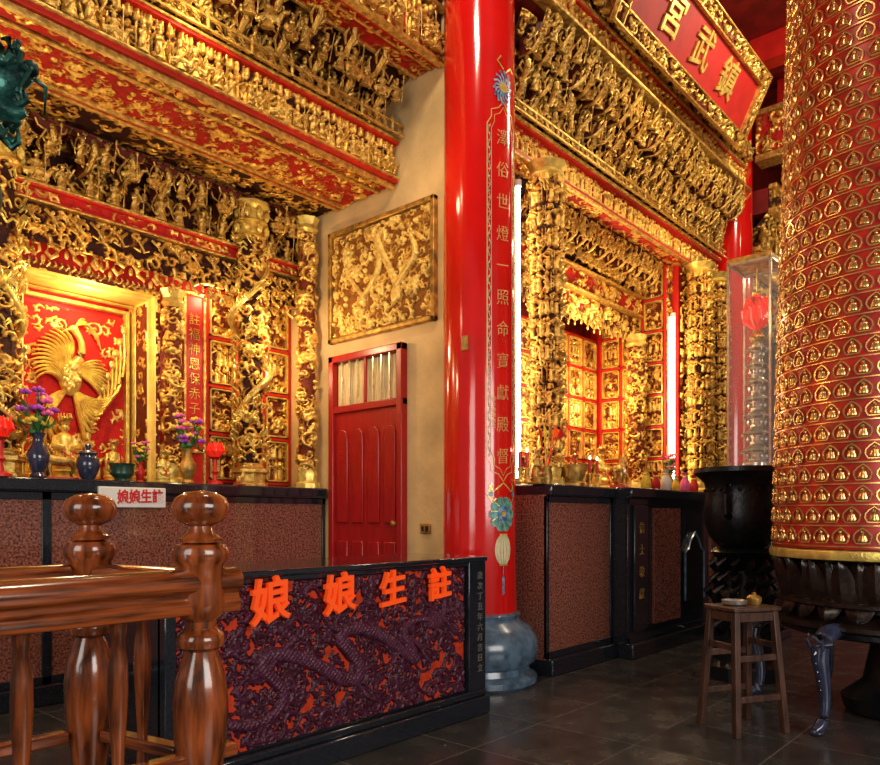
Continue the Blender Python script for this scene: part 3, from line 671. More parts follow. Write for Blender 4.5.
for s in(-.062,-.031,0,.031,.062): rib(m,dens([(s*.5,zz-.155),(s,zz-.25),(s*.5,zz-.345)]),.004,t=.009)
rib(m,dens([(-.035,zz-.145),(.035,zz-.145)]),.014,t=.009); rib(m,dens([(-.035,zz-.355),(.035,zz-.355)]),.014,t=.009)
rib(m,dens([(-.11,1.42),(-.08,1.38),(0,1.44),(.08,1.38),(.11,1.42)]),.01,t=.006)
for sg in(-1,1): rib(m,dens([(sg*.09,1.44),(sg*.12,1.36),(sg*.09,1.3),(sg*.06,1.33)]),.009,t=.006)
m.obj('painted_gilding','goldb',e,True)
m=MB(); rib(m,dens([(0,zz-.36),(0,zz-.44)]),.006,t=.006); rib(m,dens([(0,zz-.44),(0,zz-.62)]),.02,t=.006); disc(m,-.1,1.36,.018,.007,8); disc(m,.1,1.36,.018,.007,8); m.obj('painted_tassel','blue',e,True)
t=MB().box((0,-.003,0),(.05,.008,.1)); wrapcyl(t,(CX,CY),CR,math.radians(196),2.42); t.obj('brass_plate','golddk',e,True)
redcol((9.3,3.36),'tall glossy red lacquered column farther along the hall')
# ================= RIGHT SHRINE =================
RX0,RX1=4.56,8.98
XS=5.72
altar(4.7,XS-.01,3.04,3.48,1.45,'red granite altar counter with black stone top beside the column')
e=altar(XS,8.8,2.9,3.48,1.45,'projecting black stone altar counter with carved opening')
for c in e.children:
    if c.name.startswith('altar_body'): c.data.materials[0]=M['black']
m=MB(); ox0,ox1=6.85,7.3; om=(ox0+ox1)/2
m.prism([(ox0,.4),(ox1,.4),(ox1,.86),(ox1-.08,.9),(ox1-.12,.97),(om,1.05),(ox0+.12,.97),(ox0+.08,.9),(ox0,.86)],'y',2.9,2.932); m.obj('recessed_opening','blackm',e,True)
m=MB()
op=[(ox0,.4),(ox0,.86),(ox0+.08,.9),(ox0+.12,.97),(om,1.05),(ox1-.12,.97),(ox1-.08,.9),(ox1,.86),(ox1,.4)]
m.tube([(a,2.9,b) for a,b in op],.012,6,up=(0,1,0)); m.obj('opening_moulding','stone',e,True)
MB().bb(5.82,6.08,2.905,2.93,.22,1.3).obj('inscribed_slab','black',e,True,bevel=.005)
for k,ch in enumerate('信士敬獻'): text(ch,.1,.002,0).obj('character','golddk',e,loc=(5.95-e.location.x,.003,1.1-.19*k))
MB().bb(7.5,8.6,2.905,2.93,.25,1.28).obj('granite_panel','granite',e,True)
MB().bb(6.2,6.75,2.905,2.93,.25,1.28).obj('granite_panel','granite',e,True)
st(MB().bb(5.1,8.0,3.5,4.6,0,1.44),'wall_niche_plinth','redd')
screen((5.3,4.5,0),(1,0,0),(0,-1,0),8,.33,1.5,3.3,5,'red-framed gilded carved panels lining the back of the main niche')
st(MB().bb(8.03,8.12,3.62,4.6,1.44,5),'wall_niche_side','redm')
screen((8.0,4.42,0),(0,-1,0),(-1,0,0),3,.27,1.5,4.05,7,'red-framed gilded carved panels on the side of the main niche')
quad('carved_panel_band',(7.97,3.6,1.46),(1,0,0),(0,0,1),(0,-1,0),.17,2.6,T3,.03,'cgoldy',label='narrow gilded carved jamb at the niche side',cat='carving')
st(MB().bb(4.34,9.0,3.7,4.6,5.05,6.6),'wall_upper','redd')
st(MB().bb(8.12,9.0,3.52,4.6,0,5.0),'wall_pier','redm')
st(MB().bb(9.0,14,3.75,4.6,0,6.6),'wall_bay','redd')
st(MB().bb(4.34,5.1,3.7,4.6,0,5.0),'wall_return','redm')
RI0,RI1=5.1,7.95
e=thing('inner_shrine_lintel',(6.6,3.9,3.3),'inner gilded lintel with scrolled fringe inside the main niche','carving')
sweepX('scroll_fringe',[(4.02,3.28),(3.95,3.5)],RI0,RI1,T3,.05,'cgoldy',parent=e,world=True,sc=1.3)
sweepX('carved_band',[(3.95,3.52),(3.9,3.56),(3.9,3.7)],RI0,RI1,T1,.04,'cgoldr',parent=e,world=True)
bars('gilded_moulding',e,[(RI0,RI1,3.86,3.98,3.495,3.52),(RI0,RI1,3.84,3.96,3.7,3.73)])
MB().bb(RI0,RI1,3.97,4.4,3.53,3.7).obj('lintel_core','redd',e,True)
mb=MB(); x=RI0+.05;k=0
while x<RI1-.05:
    dz=.05*abs(math.sin(k*pi/4))
    for sx in(-1,1): mb.tube([(x+sx*.06,3.96,3.34-dz),(x+sx*.055,3.95,3.27-dz),(x+sx*.02,3.95,3.25-dz),(x+sx*.025,3.94,3.3-dz)],[.012,.014,.012,.006],6)
    mb.sph((x,3.95,3.22-dz),(.012,.012,.025),6,5); x+=.13;k+=1
mb.obj('hanging_scroll','gold',e,True)
e=thing('bracket_tier',(6.6,3.7,3.7),'gilded hanging bracket tier with crowded figures under the main lintel','carving')
sweepX('carved_backing',[(3.9,3.75),(3.75,3.95),(3.62,4.08)],RI0,RI1,T1,.05,'cgold',parent=e,world=True)
row(BR3,'bracket_arm',e,RI0+.1,RI1-.08,.2,3.78,3.8,.08,.9)
row(FIG,'figurine',e,RI0+.05,RI1-.08,.13,3.77,3.74,.16,.78,0,.25)
row(FIG,'figurine',e,RI0+.1,RI1-.08,.135,3.62,3.86,.16,.78,0,.25)
e=thing('main_shrine_lintel',(6.7,3.4,4.1),'main red and gilded lintel across the pillars of the main shrine','carving')
MB().bb(4.55,RX1,3.42,3.6,4.09,4.32).obj('beam_core','redd',e,True)
sweepX('soffit_frieze',[(3.6,4.08),(3.44,4.08)],4.55,RX1,T1,.02,'cgoldr',parent=e,world=True,off=(.2,.55))
sweepX('figure_frieze',[(3.42,4.11),(3.41,4.29)],4.55,RX1,T2,.035,'cgoldr',parent=e,world=True,off=(.2,.02),sc=1.3)
bars('gilded_moulding',e,[(4.55,RX1,3.38,3.42,4.05,4.07),(4.55,RX1,3.38,3.42,4.09,4.105),(4.55,RX1,3.34,3.42,4.305,4.33)])
bars('red_band',e,[(4.55,RX1,3.385,3.42,4.07,4.09),(4.55,RX1,3.36,3.42,4.29,4.305)],'redm',0)
railmesh(e,4.56,RX1,3.3,4.33,.08)
e=thing('bracket_tier',(6.7,3.4,4.35),'tall carved bracket tiers crowded with rows of small gilded warriors','carving')
sweepX('carved_backing',[(3.56,4.36),(3.5,4.5),(3.2,5.03)],4.58,RX1-.05,T1,.055,'cgold',parent=e,world=True,off=(.1,.9))
for i,(y,z) in enumerate(((3.47,4.44),(3.38,4.58),(3.27,4.76),(3.2,4.9))):
    row(BR3,'bracket_arm',e,4.66+.09*(i%2),RX1-.12,.19,y,z-.04,.12,.95)
    row(FIG,'figurine',e,4.66+.05*(i%2),RX1-.12,.12,y-.09,z-.03,.2,.74,0,.3) if i<3 else None
row(FIG,'figurine',e,4.68,RX1-.12,.13,3.09,4.84,.16,.72,0,.3)
e=thing('carved_eave_beam',(6.8,3.1,5.05),'long gilded eave beam with carved frieze above the main shrine','carving')
RB1=9.0
MB().bb(4.56,RB1,3.12,3.55,5.07,6.3).obj('beam_core','redd',e,True)
bars('gilded_moulding',e,[(4.56,RB1,3.0,3.12,5.05,5.08),(4.56,RB1,3.04,3.12,5.32,5.345),(4.56,RB1,2.95,3.12,5.95,6.0)])
bars('red_band',e,[(4.56,RB1,3.02,3.12,5.08,5.1),(4.56,RB1,3.06,3.12,5.3,5.32)],'redm',0)
sweepX('figure_frieze',[(3.1,5.1),(3.1,5.3)],4.56,RB1,T2,.05,'cgoldr',parent=e,world=True,off=(.4,.26))
sweepX('scroll_frieze',[(3.1,5.34),(3.08,5.95)],4.56,RB1,T1,.06,'cgold',parent=e,world=True,off=(.4,.2))
row(FIG,'figurine',e,4.64,RB1-.05,.14,2.99,5.36,.14,.9)
def fatcol(loc,zt,label,r=.13):
    e=thing('carved_pillar',loc,label,'pillar'); h=zt-loc[2]; r_=random.Random(int(loc[0]*7))
    cyl('pillar_shaft',(0,0),lambda t:r,.15,h-.1,T2,.05,'cgold',parent=e,off=(loc[0]*.7,.1),sc=1.4,res=.0055)
    MB().lathe([(r+.06,0),(r+.06,.05),(r+.03,.07),(r+.04,.13),(r+.01,.18)],seg=8).lathe([(r+.01,h-.13),(r+.06,h-.1),(r+.03,h-.06),(r+.07,h)],seg=8).obj('pillar_moulding','goldb',e)
    m=MB()
    for k in range(280):
        a=r_.uniform(0,6.28); z=r_.uniform(.18,h-.15); R=r+.025; s=r_.choice([-1,1])*r_.uniform(.7,1.2)
        m.tube([(R*math.cos(a),R*math.sin(a),z),((R+.03)*math.cos(a+.2*s),(R+.03)*math.sin(a+.2*s),z+.03),((R+.04)*math.cos(a+.38*s),(R+.04)*math.sin(a+.38*s),z+.01),((R+.025)*math.cos(a+.3*s),(R+.025)*math.sin(a+.3*s),z-.015)],[.007,.009,.008,.004],6)
    m.obj('cloud_carving','gold',e)
    return e
fatcol((5.06,3.3,1.45),4.04,'thick gilded pillar carved with clouds and figures by the main niche',.1)
fatcol((8.2,3.3,1.45),4.04,'thick gilded pillar carved with clouds at the far side of the niche',.1)
slimcol((7.84,3.9,1.45),3.27,'inner gilded pillar beside the panelled niche side',.09)
fatcol((8.68,3.3,1.45),4.04,'gilded carved pillar beside the far red column',.1)
quad('carved_panel_band',(8.15,3.51,1.46),(1,0,0),(0,0,1),(0,-1,0),.8,2.6,T1,.04,'cgoldy',label='gilded carved wall band behind the far pillar',cat='carving')
quad('carved_panel_band',(4.4,3.69,1.46),(1,0,0),(0,0,1),(0,-1,0),.65,2.6,T1,.04,'cgoldy',label='gilded carved wall band behind the column',cat='carving')
def led(x,y,z0,z1):
    e=thing('light_tube',(x,y,z0),'tall vertical glowing white light tube beside the shrine pillar','lamp')
    MB().lathe([(.02,0),(.02,z1-z0)],seg=12).obj('tube',['led'],e)
    MB().lathe([(.03,-.03),(.03,.02)],seg=12).lathe([(.03,z1-z0-.02),(.03,z1-z0+.03)],seg=12).box((0,.045,(z1-z0)/2),(.05,.02,z1-z0)).obj('fitting','white',e)
led(4.83,3.42,1.49,3.85); led(7.93,3.5,1.49,3.45)
e=thing('name_board',(6.77,2.87,5.22),'large tilted red name board with carved gilded border and gold characters','sign',rx=math.radians(25.8))
MB().bb(-1.38,1.38,.0,.06,.02,.68).obj('board','redb',e,bevel=.01)
for(o_,W_,H_) in(((-1.42,-.01,-.02),2.84,.13),((-1.42,-.01,.59),2.84,.13),((-1.42,-.01,.11),.13,.48),((1.29,-.01,.11),.13,.48)):
    quad('carved_border',o_,(1,0,0),(0,0,1),(0,-1,0),W_,H_,T1,.04,'cgoldy',parent=e,off=(.3,.1),sc=1.2)
m=MB()
for z in(-.02,.108,.592,.72): m.box((0,-.02,z),(2.84,.05,.012))
for x in(-1.42,-1.29,1.29,1.42): m.box((x,-.02,.35),(.012,.05,.74))
m.obj('gilded_moulding','gold',e)
for k,ch in enumerate('宮武鎮'):
    text(ch,.36,.01,.004,slant=.07).obj('character','goldb',e,loc=(-.63+k*.63,-.012,.35))
e=thing('transverse_beam',(9.35,.8,5.5),'gilded carved beam crossing the hall from the far red column','carving')
MB().bb(9.3,9.5,-2.0,3.05,5.55,6.15).obj('beam_core','redm',e,True)
quad('scroll_frieze',(9.29,-2.0,5.6),(0,1,0),(0,0,1),(-1,0,0),5.05,.45,T3,.04,'cgoldr',parent=e,world=True,res=.01)
bars('gilded_moulding',e,[(9.25,9.32,-2,3.05,5.53,5.58),(9.25,9.32,-2,3.05,6.06,6.12),(9.25,9.5,-2,3.05,5.5,5.53)])
row(FIG,'figurine',e,9.24,9.25,1,2.9,5.58,0,.9,-pi/2)
e=thing('carved_eave_beam',(11.6,3.3,4.3),'gilded beams and brackets of the neighbouring bay','carving')
MB().bb(9.6,13.9,3.2,3.5,4.3,4.55).bb(9.6,13.9,3.0,3.5,5.0,5.3).obj('beam_core','redd',e,True)
sweepX('carved_band',[(3.18,4.3),(3.18,4.55)],9.6,13.9,T2,.04,'cgoldr',parent=e,world=True,res=.012)
sweepX('scroll_frieze',[(3.45,4.56),(3.0,5.0),(2.98,5.3)],9.6,13.9,T1,.05,'cgold',parent=e,world=True,res=.012)
sweepX('lower_scroll_frieze',[(3.3,3.6),(3.25,4.28)],9.6,13.9,T1,.05,'cgold',parent=e,world=True,res=.012)
bars('gilded_moulding',e,[(9.6,13.9,3.1,3.2,4.26,4.31),(9.6,13.9,3.1,3.2,4.55,4.6),(9.6,13.9,2.9,3.0,4.98,5.04),(9.6,13.9,2.9,3.0,5.28,5.34)])
row(FIG,'figurine',e,9.7,13.5,.25,3.1,4.6,.14,1.3)
# ================= DESK =================
dx0,dx1,dyf,dyb,dzt=1.5,3.61,2.79,3.42,.96
e=thing('offering_table',(2.55,3.1,0),'black stone offering table with carved dragon front panel and orange characters','table')
MB().bb(dx0-.04,dx1+.0,dyf-.01,dyb,dzt-.03,dzt).obj('table_top','black',e,True,bevel=.008)
MB().bb(dx0,dx1-.02,dyf+.04,dyb-.02,.1,dzt-.03).obj('table_body','black',e,True)
MB().bb(dx0-.05,dx1+.0,dyf-.03,dyb,0,.11).bb(dx0-.02,dx1-.01,dyf-.01,dyb-.01,.11,.15).obj('table_plinth','black',e,True,bevel=.01)
MB().bb(dx1-.17,dx1-.01,dyf+.0,dyf+.06,.15,dzt-.03).bb(dx0,dx0+.05,dyf,dyf+.06,.15,dzt-.03).bb(dx0,dx1-.02,dyf+.01,dyf+.06,dzt-.055,dzt-.03).obj('stone_border','black',e,True,bevel=.004)
PW=dx1-.19-(dx0+.06); PH=dzt-.06-.16
def dragmask(U,V,H):
    H=H*.8
    N=420; t=np.linspace(0,1,N)
    kx=np.array([.1,.2,.3,.27,.2,.27,.4,.52,.56,.5,.46,.54,.68,.78,.76,.7,.76,.86]); kz=np.array([.22,.12,.22,.4,.5,.58,.44,.24,.36,.5,.62,.66,.5,.28,.42,.55,.66,.6])
    tk=np.linspace(0,1,len(kx)); px=np.interp(t,tk,kx); pz=np.interp(t,tk,kz)
    ker=np.ones(31)/31; px=np.convolve(np.pad(px,15,'edge'),ker,'valid')*PW; pz=np.convolve(np.pad(pz,15,'edge'),ker,'valid')*PH
    w=.028*np.sin(pi*np.clip(t*.85+.1,0,1))**.6+.006
    best=np.zeros_like(H)
    for k in range(N):
        d2=((U-px[k])**2+(V-pz[k])**2)/(w[k]**2)
        best=np.maximum(best,np.where(d2<1,.5+.6*np.sqrt(np.clip(1-d2,0,1)),0))
    sc_=.14*np.sin(U*230)*np.sin(V*230)
    hx,hz=px[-1]+.02,pz[-1]
    d2=((U-hx)**2/.07**2+(V-hz)**2/.05**2); best=np.maximum(best,np.where(d2<1,.7+.5*np.sqrt(np.clip(1-d2,0,1)),0))
    for (ax,az,bx,bz) in((.24,.45,.14,.62),(.24,.45,.34,.7),(.5,.3,.6,.12),(.5,.55,.42,.74),(.74,.45,.62,.3),(.74,.5,.84,.3),(.88,.62,.97,.72),(.88,.62,.95,.5),(.86,.65,.8,.8),(.89,.6,.9,.78)):
        for q in np.linspace(0,1,18):
            X=(ax+(bx-ax)*q)*PW; Z=(az+(bz-az)*q)*PH+.015*math.sin(q*6); r=.018-.01*q
            d2=((U-X)**2+(V-Z)**2)/r**2; best=np.maximum(best,np.where(d2<1,.45+.5*np.sqrt(np.clip(1-d2,0,1)),0))
    return np.where(best>0,np.maximum(H,best+sc_*(best>.3)),H)
quad('dragon_relief_panel',(dx0+.06,dyf+.03,.16),(1,0,0),(0,0,1),(0,-1,0),PW,PH,TW,.028,'clacq',res=.004,mask=dragmask,parent=e,world=True,sc=1.25)
for x,ch,s in((1.995,'娘',.215),(2.405,'娘',.205),(2.775,'生',.195),(3.15,'註',.19)):
    text(ch,s,.012,.004,slant=.1).obj('character','orange',e,loc=(x-2.55,dyf-.02-3.1,.81))
m=text('歲\n次\n丁\n丑\n年\n六\n月\n吉\n日\n立',.05,.002,0,1.25); m.v=[(p[0]+dx1-.07,p[1]+dyf-.004,p[2]+.56) for p in m.v]; m.obj('side_inscription','silver',e,True)
# ================= RAILINGS =================
def newel(loc,label):
    e=thing('newel_post',loc,label,'post')
    MB().lathe([(.02,1.135),(.044,1.14),(.048,1.15),(.03,1.163),(.026,1.178),(.05,1.19),(.063,1.208),(.066,1.226),(.059,1.244),(.037,1.258),(.0,1.263)],seg=32).obj('ball_finial','wood',e)
    MB().lathe([(.06,0),(.06,.22),(.05,.25),(.056,.3),(.04,.36),(.036,.5),(.05,.6),(.061,.68),(.063,.76),(.058,.82),(.042,.87),(.036,.885),(.052,.895),(.055,.91),(.052,.925),(.036,.94),(.036,.955),(.052,.97),(.056,1.0),(.052,1.04),(.054,1.085),(.064,1.1),(.066,1.12),(.058,1.135),(.02,1.14)],seg=32).obj('turned_post','wood',e)
    return e
A=(.94,1.58,0); B=(.855,1.98,0)
newel(A,'turned varnished wood newel post with ball finial at the rail end')
newel(B,'second turned wood newel post with ball finial behind the rail')
def railing(p,q,label):
    p=Vector((*p,0));q=Vector((*q,0)); mid=(p+q)/2; d=q-p; L=d.length; an=math.atan2(d.y,d.x)
    e=thing('wooden_railing',tuple(mid),label,'railing',rz=an)
    m=MB(); prof=[(-.028,.972),(-.034,.985),(-.034,1.0),(-.026,1.008),(-.026,1.02),(-.042,1.03),(-.046,1.048),(-.042,1.062),(-.03,1.072),(-.012,1.078),(.012,1.078),(.03,1.072),(.042,1.062),(.046,1.048),(.042,1.03),(.026,1.02),(.026,1.008),(.034,1.0),(.034,.985),(.028,.972)]
    m.prism(prof,'x',-L/2,L/2); m.obj('handrail','woodh',e,bevel=.003)
    MB().bb(-L/2,L/2,-.022,.022,.62,.65).obj('middle_rail','woodh',e,bevel=.006)
    MB().bb(-L/2,L/2,-.025,.025,.12,.18).obj('bottom_rail','woodh',e,bevel=.006)
    n=max(1,int(L/.19)); bm=MB().lathe([(.02,.18),(.02,.28),(.013,.32),(.021,.4),(.021,.46),(.015,.55),(.012,.66),(.017,.74),(.021,.82),(.02,.88),(.013,.93),(.018,.955),(.018,.975)],seg=16).mesh('baluster','wood')
    for k in range(n): put(bm,'baluster',e,loc=(-L/2+(k+.5)*L/n,0,0))
    return e
railing((A[0]+.09,A[1]),(-.7,A[1]),'varnished wooden handrail with turned balusters running beside the table')
railing((B[0]-.06,B[1]),(-.7,B[1]),'second varnished wooden railing parallel to the first')
railing((A[0]-.015,A[1]+.06),(B[0]+.015,B[1]-.06),'short varnished rail joining the two newel posts')
# ================= GREEN DRAGON =================
e=thing('bronze_dragon_post',(.762,2.92,0),'green patinated bronze post with a dragon head jutting out','sculpture')
MB().lathe([(.2,0),(.2,.1),(.13,.14),(.11,.3),(.09,2.2),(.1,2.9),(.13,3.0),(.13,3.05)],seg=24).obj('post_shaft','patina',e)
m=MB(); hz=2.66
d=Vector((.66,-.751,0)); sd=Vector((.751,.66,0)); Z=lambda z:Vector((0,0,z))
c=d*.19+Z(hz)
pts=[(.12*math.cos(t*7),.12*math.sin(t*7),1.2+t*1.3) for t in np.linspace(0,1,50)]+[tuple(d*.14+Z(hz-.08)),tuple(c)]
m.tube(pts,[.03+.04*i/52 for i in range(52)],10)
m.sph(c,(.075,.075,.075),14,10)
m.tube([c,c+d*.06+Z(.02),c+d*.11+Z(.04)],[.06,.045,.03],12); m.sph(c+d*.115+Z(.055),.028,10,8)
m.tube([c+Z(-.05),c+d*.07+Z(-.1),c+d*.1+Z(-.09)],[.045,.028,.014],10)
for sg in(-1,1):
    m.tube([c+sd*sg*.05+Z(.06),c-d*.02+sd*sg*.07+Z(.13),c+d*.03+sd*sg*.06+Z(.19)],[.022,.016,.005],8)
    m.sph(c+d*.045+sd*sg*.05+Z(.055),.019,8,6)
    m.tube([c+d*.1+sd*sg*.03+Z(.05),c+d*.14+sd*sg*.05+Z(.02),c+d*.12+sd*sg*.08+Z(-.06)],[.009,.008,.003],6)
    for k in range(8):
        a=k*.42-1.5
        m.tube([c+sd*sg*.05-d*.02,c+sd*sg*.08+Z(.11*math.sin(a))-d*.05,c+sd*sg*.1+Z(.16*math.sin(a)),c+sd*sg*.09+Z(.18*math.sin(a)+.03)+d*.025,c+sd*sg*.08+Z(.15*math.sin(a)+.03)+d*.025],[.02,.02,.016,.01,.004],7)
for k in range(7):
    a=k*.5-1.6; m.tube([c-d*.03,c+d*(.08*math.cos(a))+Z(.13*math.sin(a)),c+d*(.11*math.cos(a+.3))+Z(.17*math.sin(a+.3)),c+d*(.09*math.cos(a+.5))+Z(.16*math.sin(a+.5))],[.018,.018,.012,.004],7)
for k in range(5): m.tube([c+d*(.04+.015*k)+Z(-.03),c+d*(.045+.015*k)+Z(-.055)],[.008,.002],5)
m.obj('dragon_head','patina',e)
# ================= TOWER =================
TX,TY=.751*4.5+.66*2.80,.66*4.5-.751*2.80
e=thing('lamp_tower',(TX,TY,0),'towering red cylinder covered with rows of small gilded arched niches','tower')
tz0,tz1=1.02,6.4
tr=lambda z:.705-.027*(z-1.0)
prof=[(tr(tz0),tz0)]+[(tr(z),z) for z in np.linspace(tz0,tz1,20)]
MB().lathe(prof,seg=96).obj('tower_body','towerred',e)
nm_=MB(); w,h=.045,.084
arch=[(-w*.7,0),(-w,.3*h),(-w*.95,.55*h),(-w*.55,.8*h),(0,h),(w*.55,.8*h),(w*.95,.55*h),(w,.3*h),(w*.7,0),(-w*.7,0)]
nm_.tube([(x,-.005,z) for x,z in arch],.0062,6,up=(0,1,0))
nm_.lathe([(.024,.008),(.026,.02),(.018,.036),(.019,.044),(.006,.052)],(0,-.004,0),9,sy=.6); nm_.sph((0,-.006,.06),(.011,.011,.013),8,6)
NM=nm_.mesh('niche_lamp','towergold')
dzr=.116; z=tz0+.035; ri=0; cam=Vector((0,0,1.2)); items=[]
while z<tz1-.1:
    R=tr(z+.05); n=int(2*pi*R/.112)
    for k in range(n):
        a=2*pi*(k+.5*(ri%2))/n
        P=Vector((TX+R*math.cos(a),TY+R*math.sin(a),z)); nrm=Vector((math.cos(a),math.sin(a),0)); rel=P-cam
        dep=rel.x*.751+rel.y*.66; lat=rel.x*.66-rel.y*.751; px=440+739*lat/dep; py=517-739*rel.z/dep
        f=nrm.dot((cam-P).normalized()); vis=f>.1 and -5<px<885 and -5<py<770
        items.append((0 if vis else 1,-f+.2*dep,z,a,R))
    z+=dzr; ri+=1
items.sort(); rest=MB()
for j,(v,_,z,a,R) in enumerate(items):
    if j<100: put(NM,'niche_lamp',e,loc=(R*math.cos(a),R*math.sin(a),z),rz=a+pi/2)
    else: rest.add(nm_,(R*math.cos(a),R*math.sin(a),z),1,a+pi/2)
rest.obj('niche_lamp_field','towergold',e,kind='stuff')
m=MB(); z=tz0+.018
while z<tz1-.1:
    R=tr(z); m.lathe([(R-.002,z-.007),(R+.008,z-.006),(R+.008,z+.001),(R-.002,z+.003)],seg=96); z+=dzr
m.obj('niche_ledge','towergold',e,label='gilded ledges between niche rows')
MB().lathe([(.7,.955),(.722,.96),(.728,.985),(.722,1.01),(.7,1.015)],seg=96).obj('gilded_band','goldb',e)
m=MB()
def petal(m,a,r0,z0,hh,w,bul,tip):
    vs=[];nt,ns=10,9
    for i in range(nt+1):
        t=i/nt; wp=w*(math.sqrt(max(0,1-t))*(1+.35*t))+.001
        for j in range(ns):
            s=(j-4)/4; rr=r0+bul*math.sin(pi*min(1,t*.7+.12))*(1-.55*s*s)+.012*(1-abs(s))**3+tip*t**3+.008*(abs(s)>.95); aa=a+s*wp/r0
            vs.append((rr*math.cos(aa),rr*math.sin(aa),z0+hh*t))
    m._a(vs,[(i*ns+j,i*ns+j+1,(i+1)*ns+j+1,(i+1)*ns+j) for i in range(nt) for j in range(ns-1)])
np_=24
for k in range(np_):
    a=2*pi*k/np_
    petal(m,a,.62,.70,.25,.08,.05,.05); petal(m,a+pi/np_,.60,.70,.25,.085,.05,.04)
    petal(m,a+pi/np_,.62,.72,-.11,.08,.05,.03)
m.lathe([(.6,.69),(.69,.695),(.69,.715),(.6,.72)],seg=64)
m.lathe([(.55,.54),(.68,.55),(.71,.565),(.71,.59),(.64,.6),(.6,.64)],seg=64).lathe([(.5,.62),(.6,.66),(.62,.93),(.7,.955)],seg=64)
m.obj('lotus_petals','bronze',e)
for k in range(6):
    an=math.atan2(.27,-.86)+k*pi/3; m=MB()
    P=lambda r,z,s=0:(r*math.cos(an)-s*math.sin(an),r*math.sin(an)+s*math.cos(an),z)
    m.tube(bez(P(.62,.56),P(.84,.58),P(.83,.42),6)[:-1]+bez(P(.83,.42),P(.76,.2),P(.79,.1),6)[:-1]+bez(P(.79,.1),P(.81,.04),P(.88,.025),5),[.04,.046,.052,.054,.05,.045,.04,.036,.032,.028,.028,.032,.034,.03,.02],14)
    m.sph(P(.86,.02),(.04,.04,.02),12,8)
    for sg in(-1,1):
        m.tube([P(.85,.47,sg*.03),P(.88,.52,sg*.045),P(.86,.56,sg*.045)],[.012,.01,.004],6)
    for q in range(5): m.tube([P(.865-.015*q,.46-.05*q),P(.885-.015*q,.445-.05*q)],[.012,.004],6)
    m.obj('curved_leg','ceram',e)
m=MB().lathe([(.3,.02),(.32,.1),(.2,.2),(.15,.45),(.3,.56)],seg=24).lathe([(.6,.5),(.66,.52),(.66,.56),(.6,.56)],seg=48)
m.obj('under_support','blackm',e)
# ================= STOOL =================
sX,sY=.751*4.2+.66*.4087*4.2,.66*4.2-.751*.4087*4.2
e=thing('wooden_stool',(sX,sY,0),'worn dark wooden stool with splayed legs and cross bars','stool',rz=math.radians(-30))
MB().bb(-.16,.16,-.13,-.002,.675,.7).bb(-.16,.16,.002,.13,.675,.7).obj('seat','woodd',e,bevel=.006)
for sx in(-1,1):
    for sy in(-1,1):
        m=MB(); m._a([(sx*a+dx*.018,sy*b+dy*.018,z) for(a,b,z) in((.165,.15,0),(.13,.1,.675)) for dx,dy in((-1,-1),(1,-1),(1,1),(-1,1))],[(0,3,2,1),(4,5,6,7),(0,1,5,4),(1,2,6,5),(2,3,7,6),(3,0,4,7)])
        m.obj('leg','woodd',e,bevel=.003)
def ab(z): f=1-z/.675; return .13+.035*f,.1+.05*f
for z in(.2,.42):
    a,b=ab(z)
    for s in(-1,1):
        MB().box((0,s*b,z),(2*a,.018,.035)).obj('stretcher','woodd',e,bevel=.003)
        if z>.3:
            a2,b2=ab(z+.06); MB().box((s*a2,0,z+.06),(.018,2*b2,.035)).obj('stretcher','woodd',e,bevel=.003)
MB().box((0,-.105,.645),(.26,.016,.05)).box((0,.105,.645),(.26,.016,.05)).box((-.135,0,.645),(.016,.2,.05)).box((.135,0,.645),(.016,.2,.05)).obj('apron','woodd',e,bevel=.003)
e=thing('incense_dish',(sX-.04,sY+.03,.7),'small round metal dish resting on the stool','dish')
MB().lathe([(.05,0),(.065,.01),(.07,.03),(.064,.03),(.055,.012),(0.001,.01)],seg=24).obj('dish','silver',e)
e=thing('small_pot',(sX+.08,sY-.04,.7),'tiny dark lidded pot on the stool','pot')
MB().lathe([(.03,0),(.04,.02),(.04,.04),(.03,.05),(.01,.055),(.012,.065),(.0,.07)],seg=20).obj('pot','golddk',e)
# ================= CENSER =================
cd=5.55; cr=(742-440)/739*cd; cX,cY=.751*cd+.66*cr,.66*cd-.751*cr
e=thing('incense_burner',(cX,cY,0),'large black iron incense burner with flared rim on carved pedestal','incense burner')
MB().lathe([(.1,.95),(.17,.98),(.23,1.05),(.265,1.14),(.275,1.22),(.265,1.32),(.255,1.4),(.27,1.46),(.32,1.51),(.345,1.53),(.345,1.565),(.315,1.568),(.27,1.5),(.2,1.4),(.0,1.38)],seg=40).obj('bowl','blackm',e)
for s in(-1,1): MB().tube([(s*.25,0,1.2),(s*.33,0,1.23),(s*.34,0,1.36),(s*.28,0,1.43)],[.03,.028,.026,.02],10).obj('handle','blackm',e)
m=MB(); m.lathe([(.28,0),(.28,.1),(.22,.14),(.2,.5),(.24,.6),(.16,.7),(.13,.8),(.2,.9),(.24,.94),(.2,.97)],seg=8)
for k in range(12):
    a=k*pi/6
    for z,r in((.65,.2),(.85,.17),(.4,.21),(.74,.16)):
        m.tube([(r*math.cos(a),r*math.sin(a),z-.06),((r+.06)*math.cos(a+.1),(r+.06)*math.sin(a+.1),z),((r+.02)*math.cos(a+.25),(r+.02)*math.sin(a+.25),z+.05)],[.022,.026,.008],7)
m.obj('carved_pedestal','blackm',e)
m=MB()
for k in range(24):
    a=k*pi/12; m.sph((.262*math.cos(a),.262*math.sin(a),1.4),.014,6,5)
m.obj('rim_studs','blackm',e)
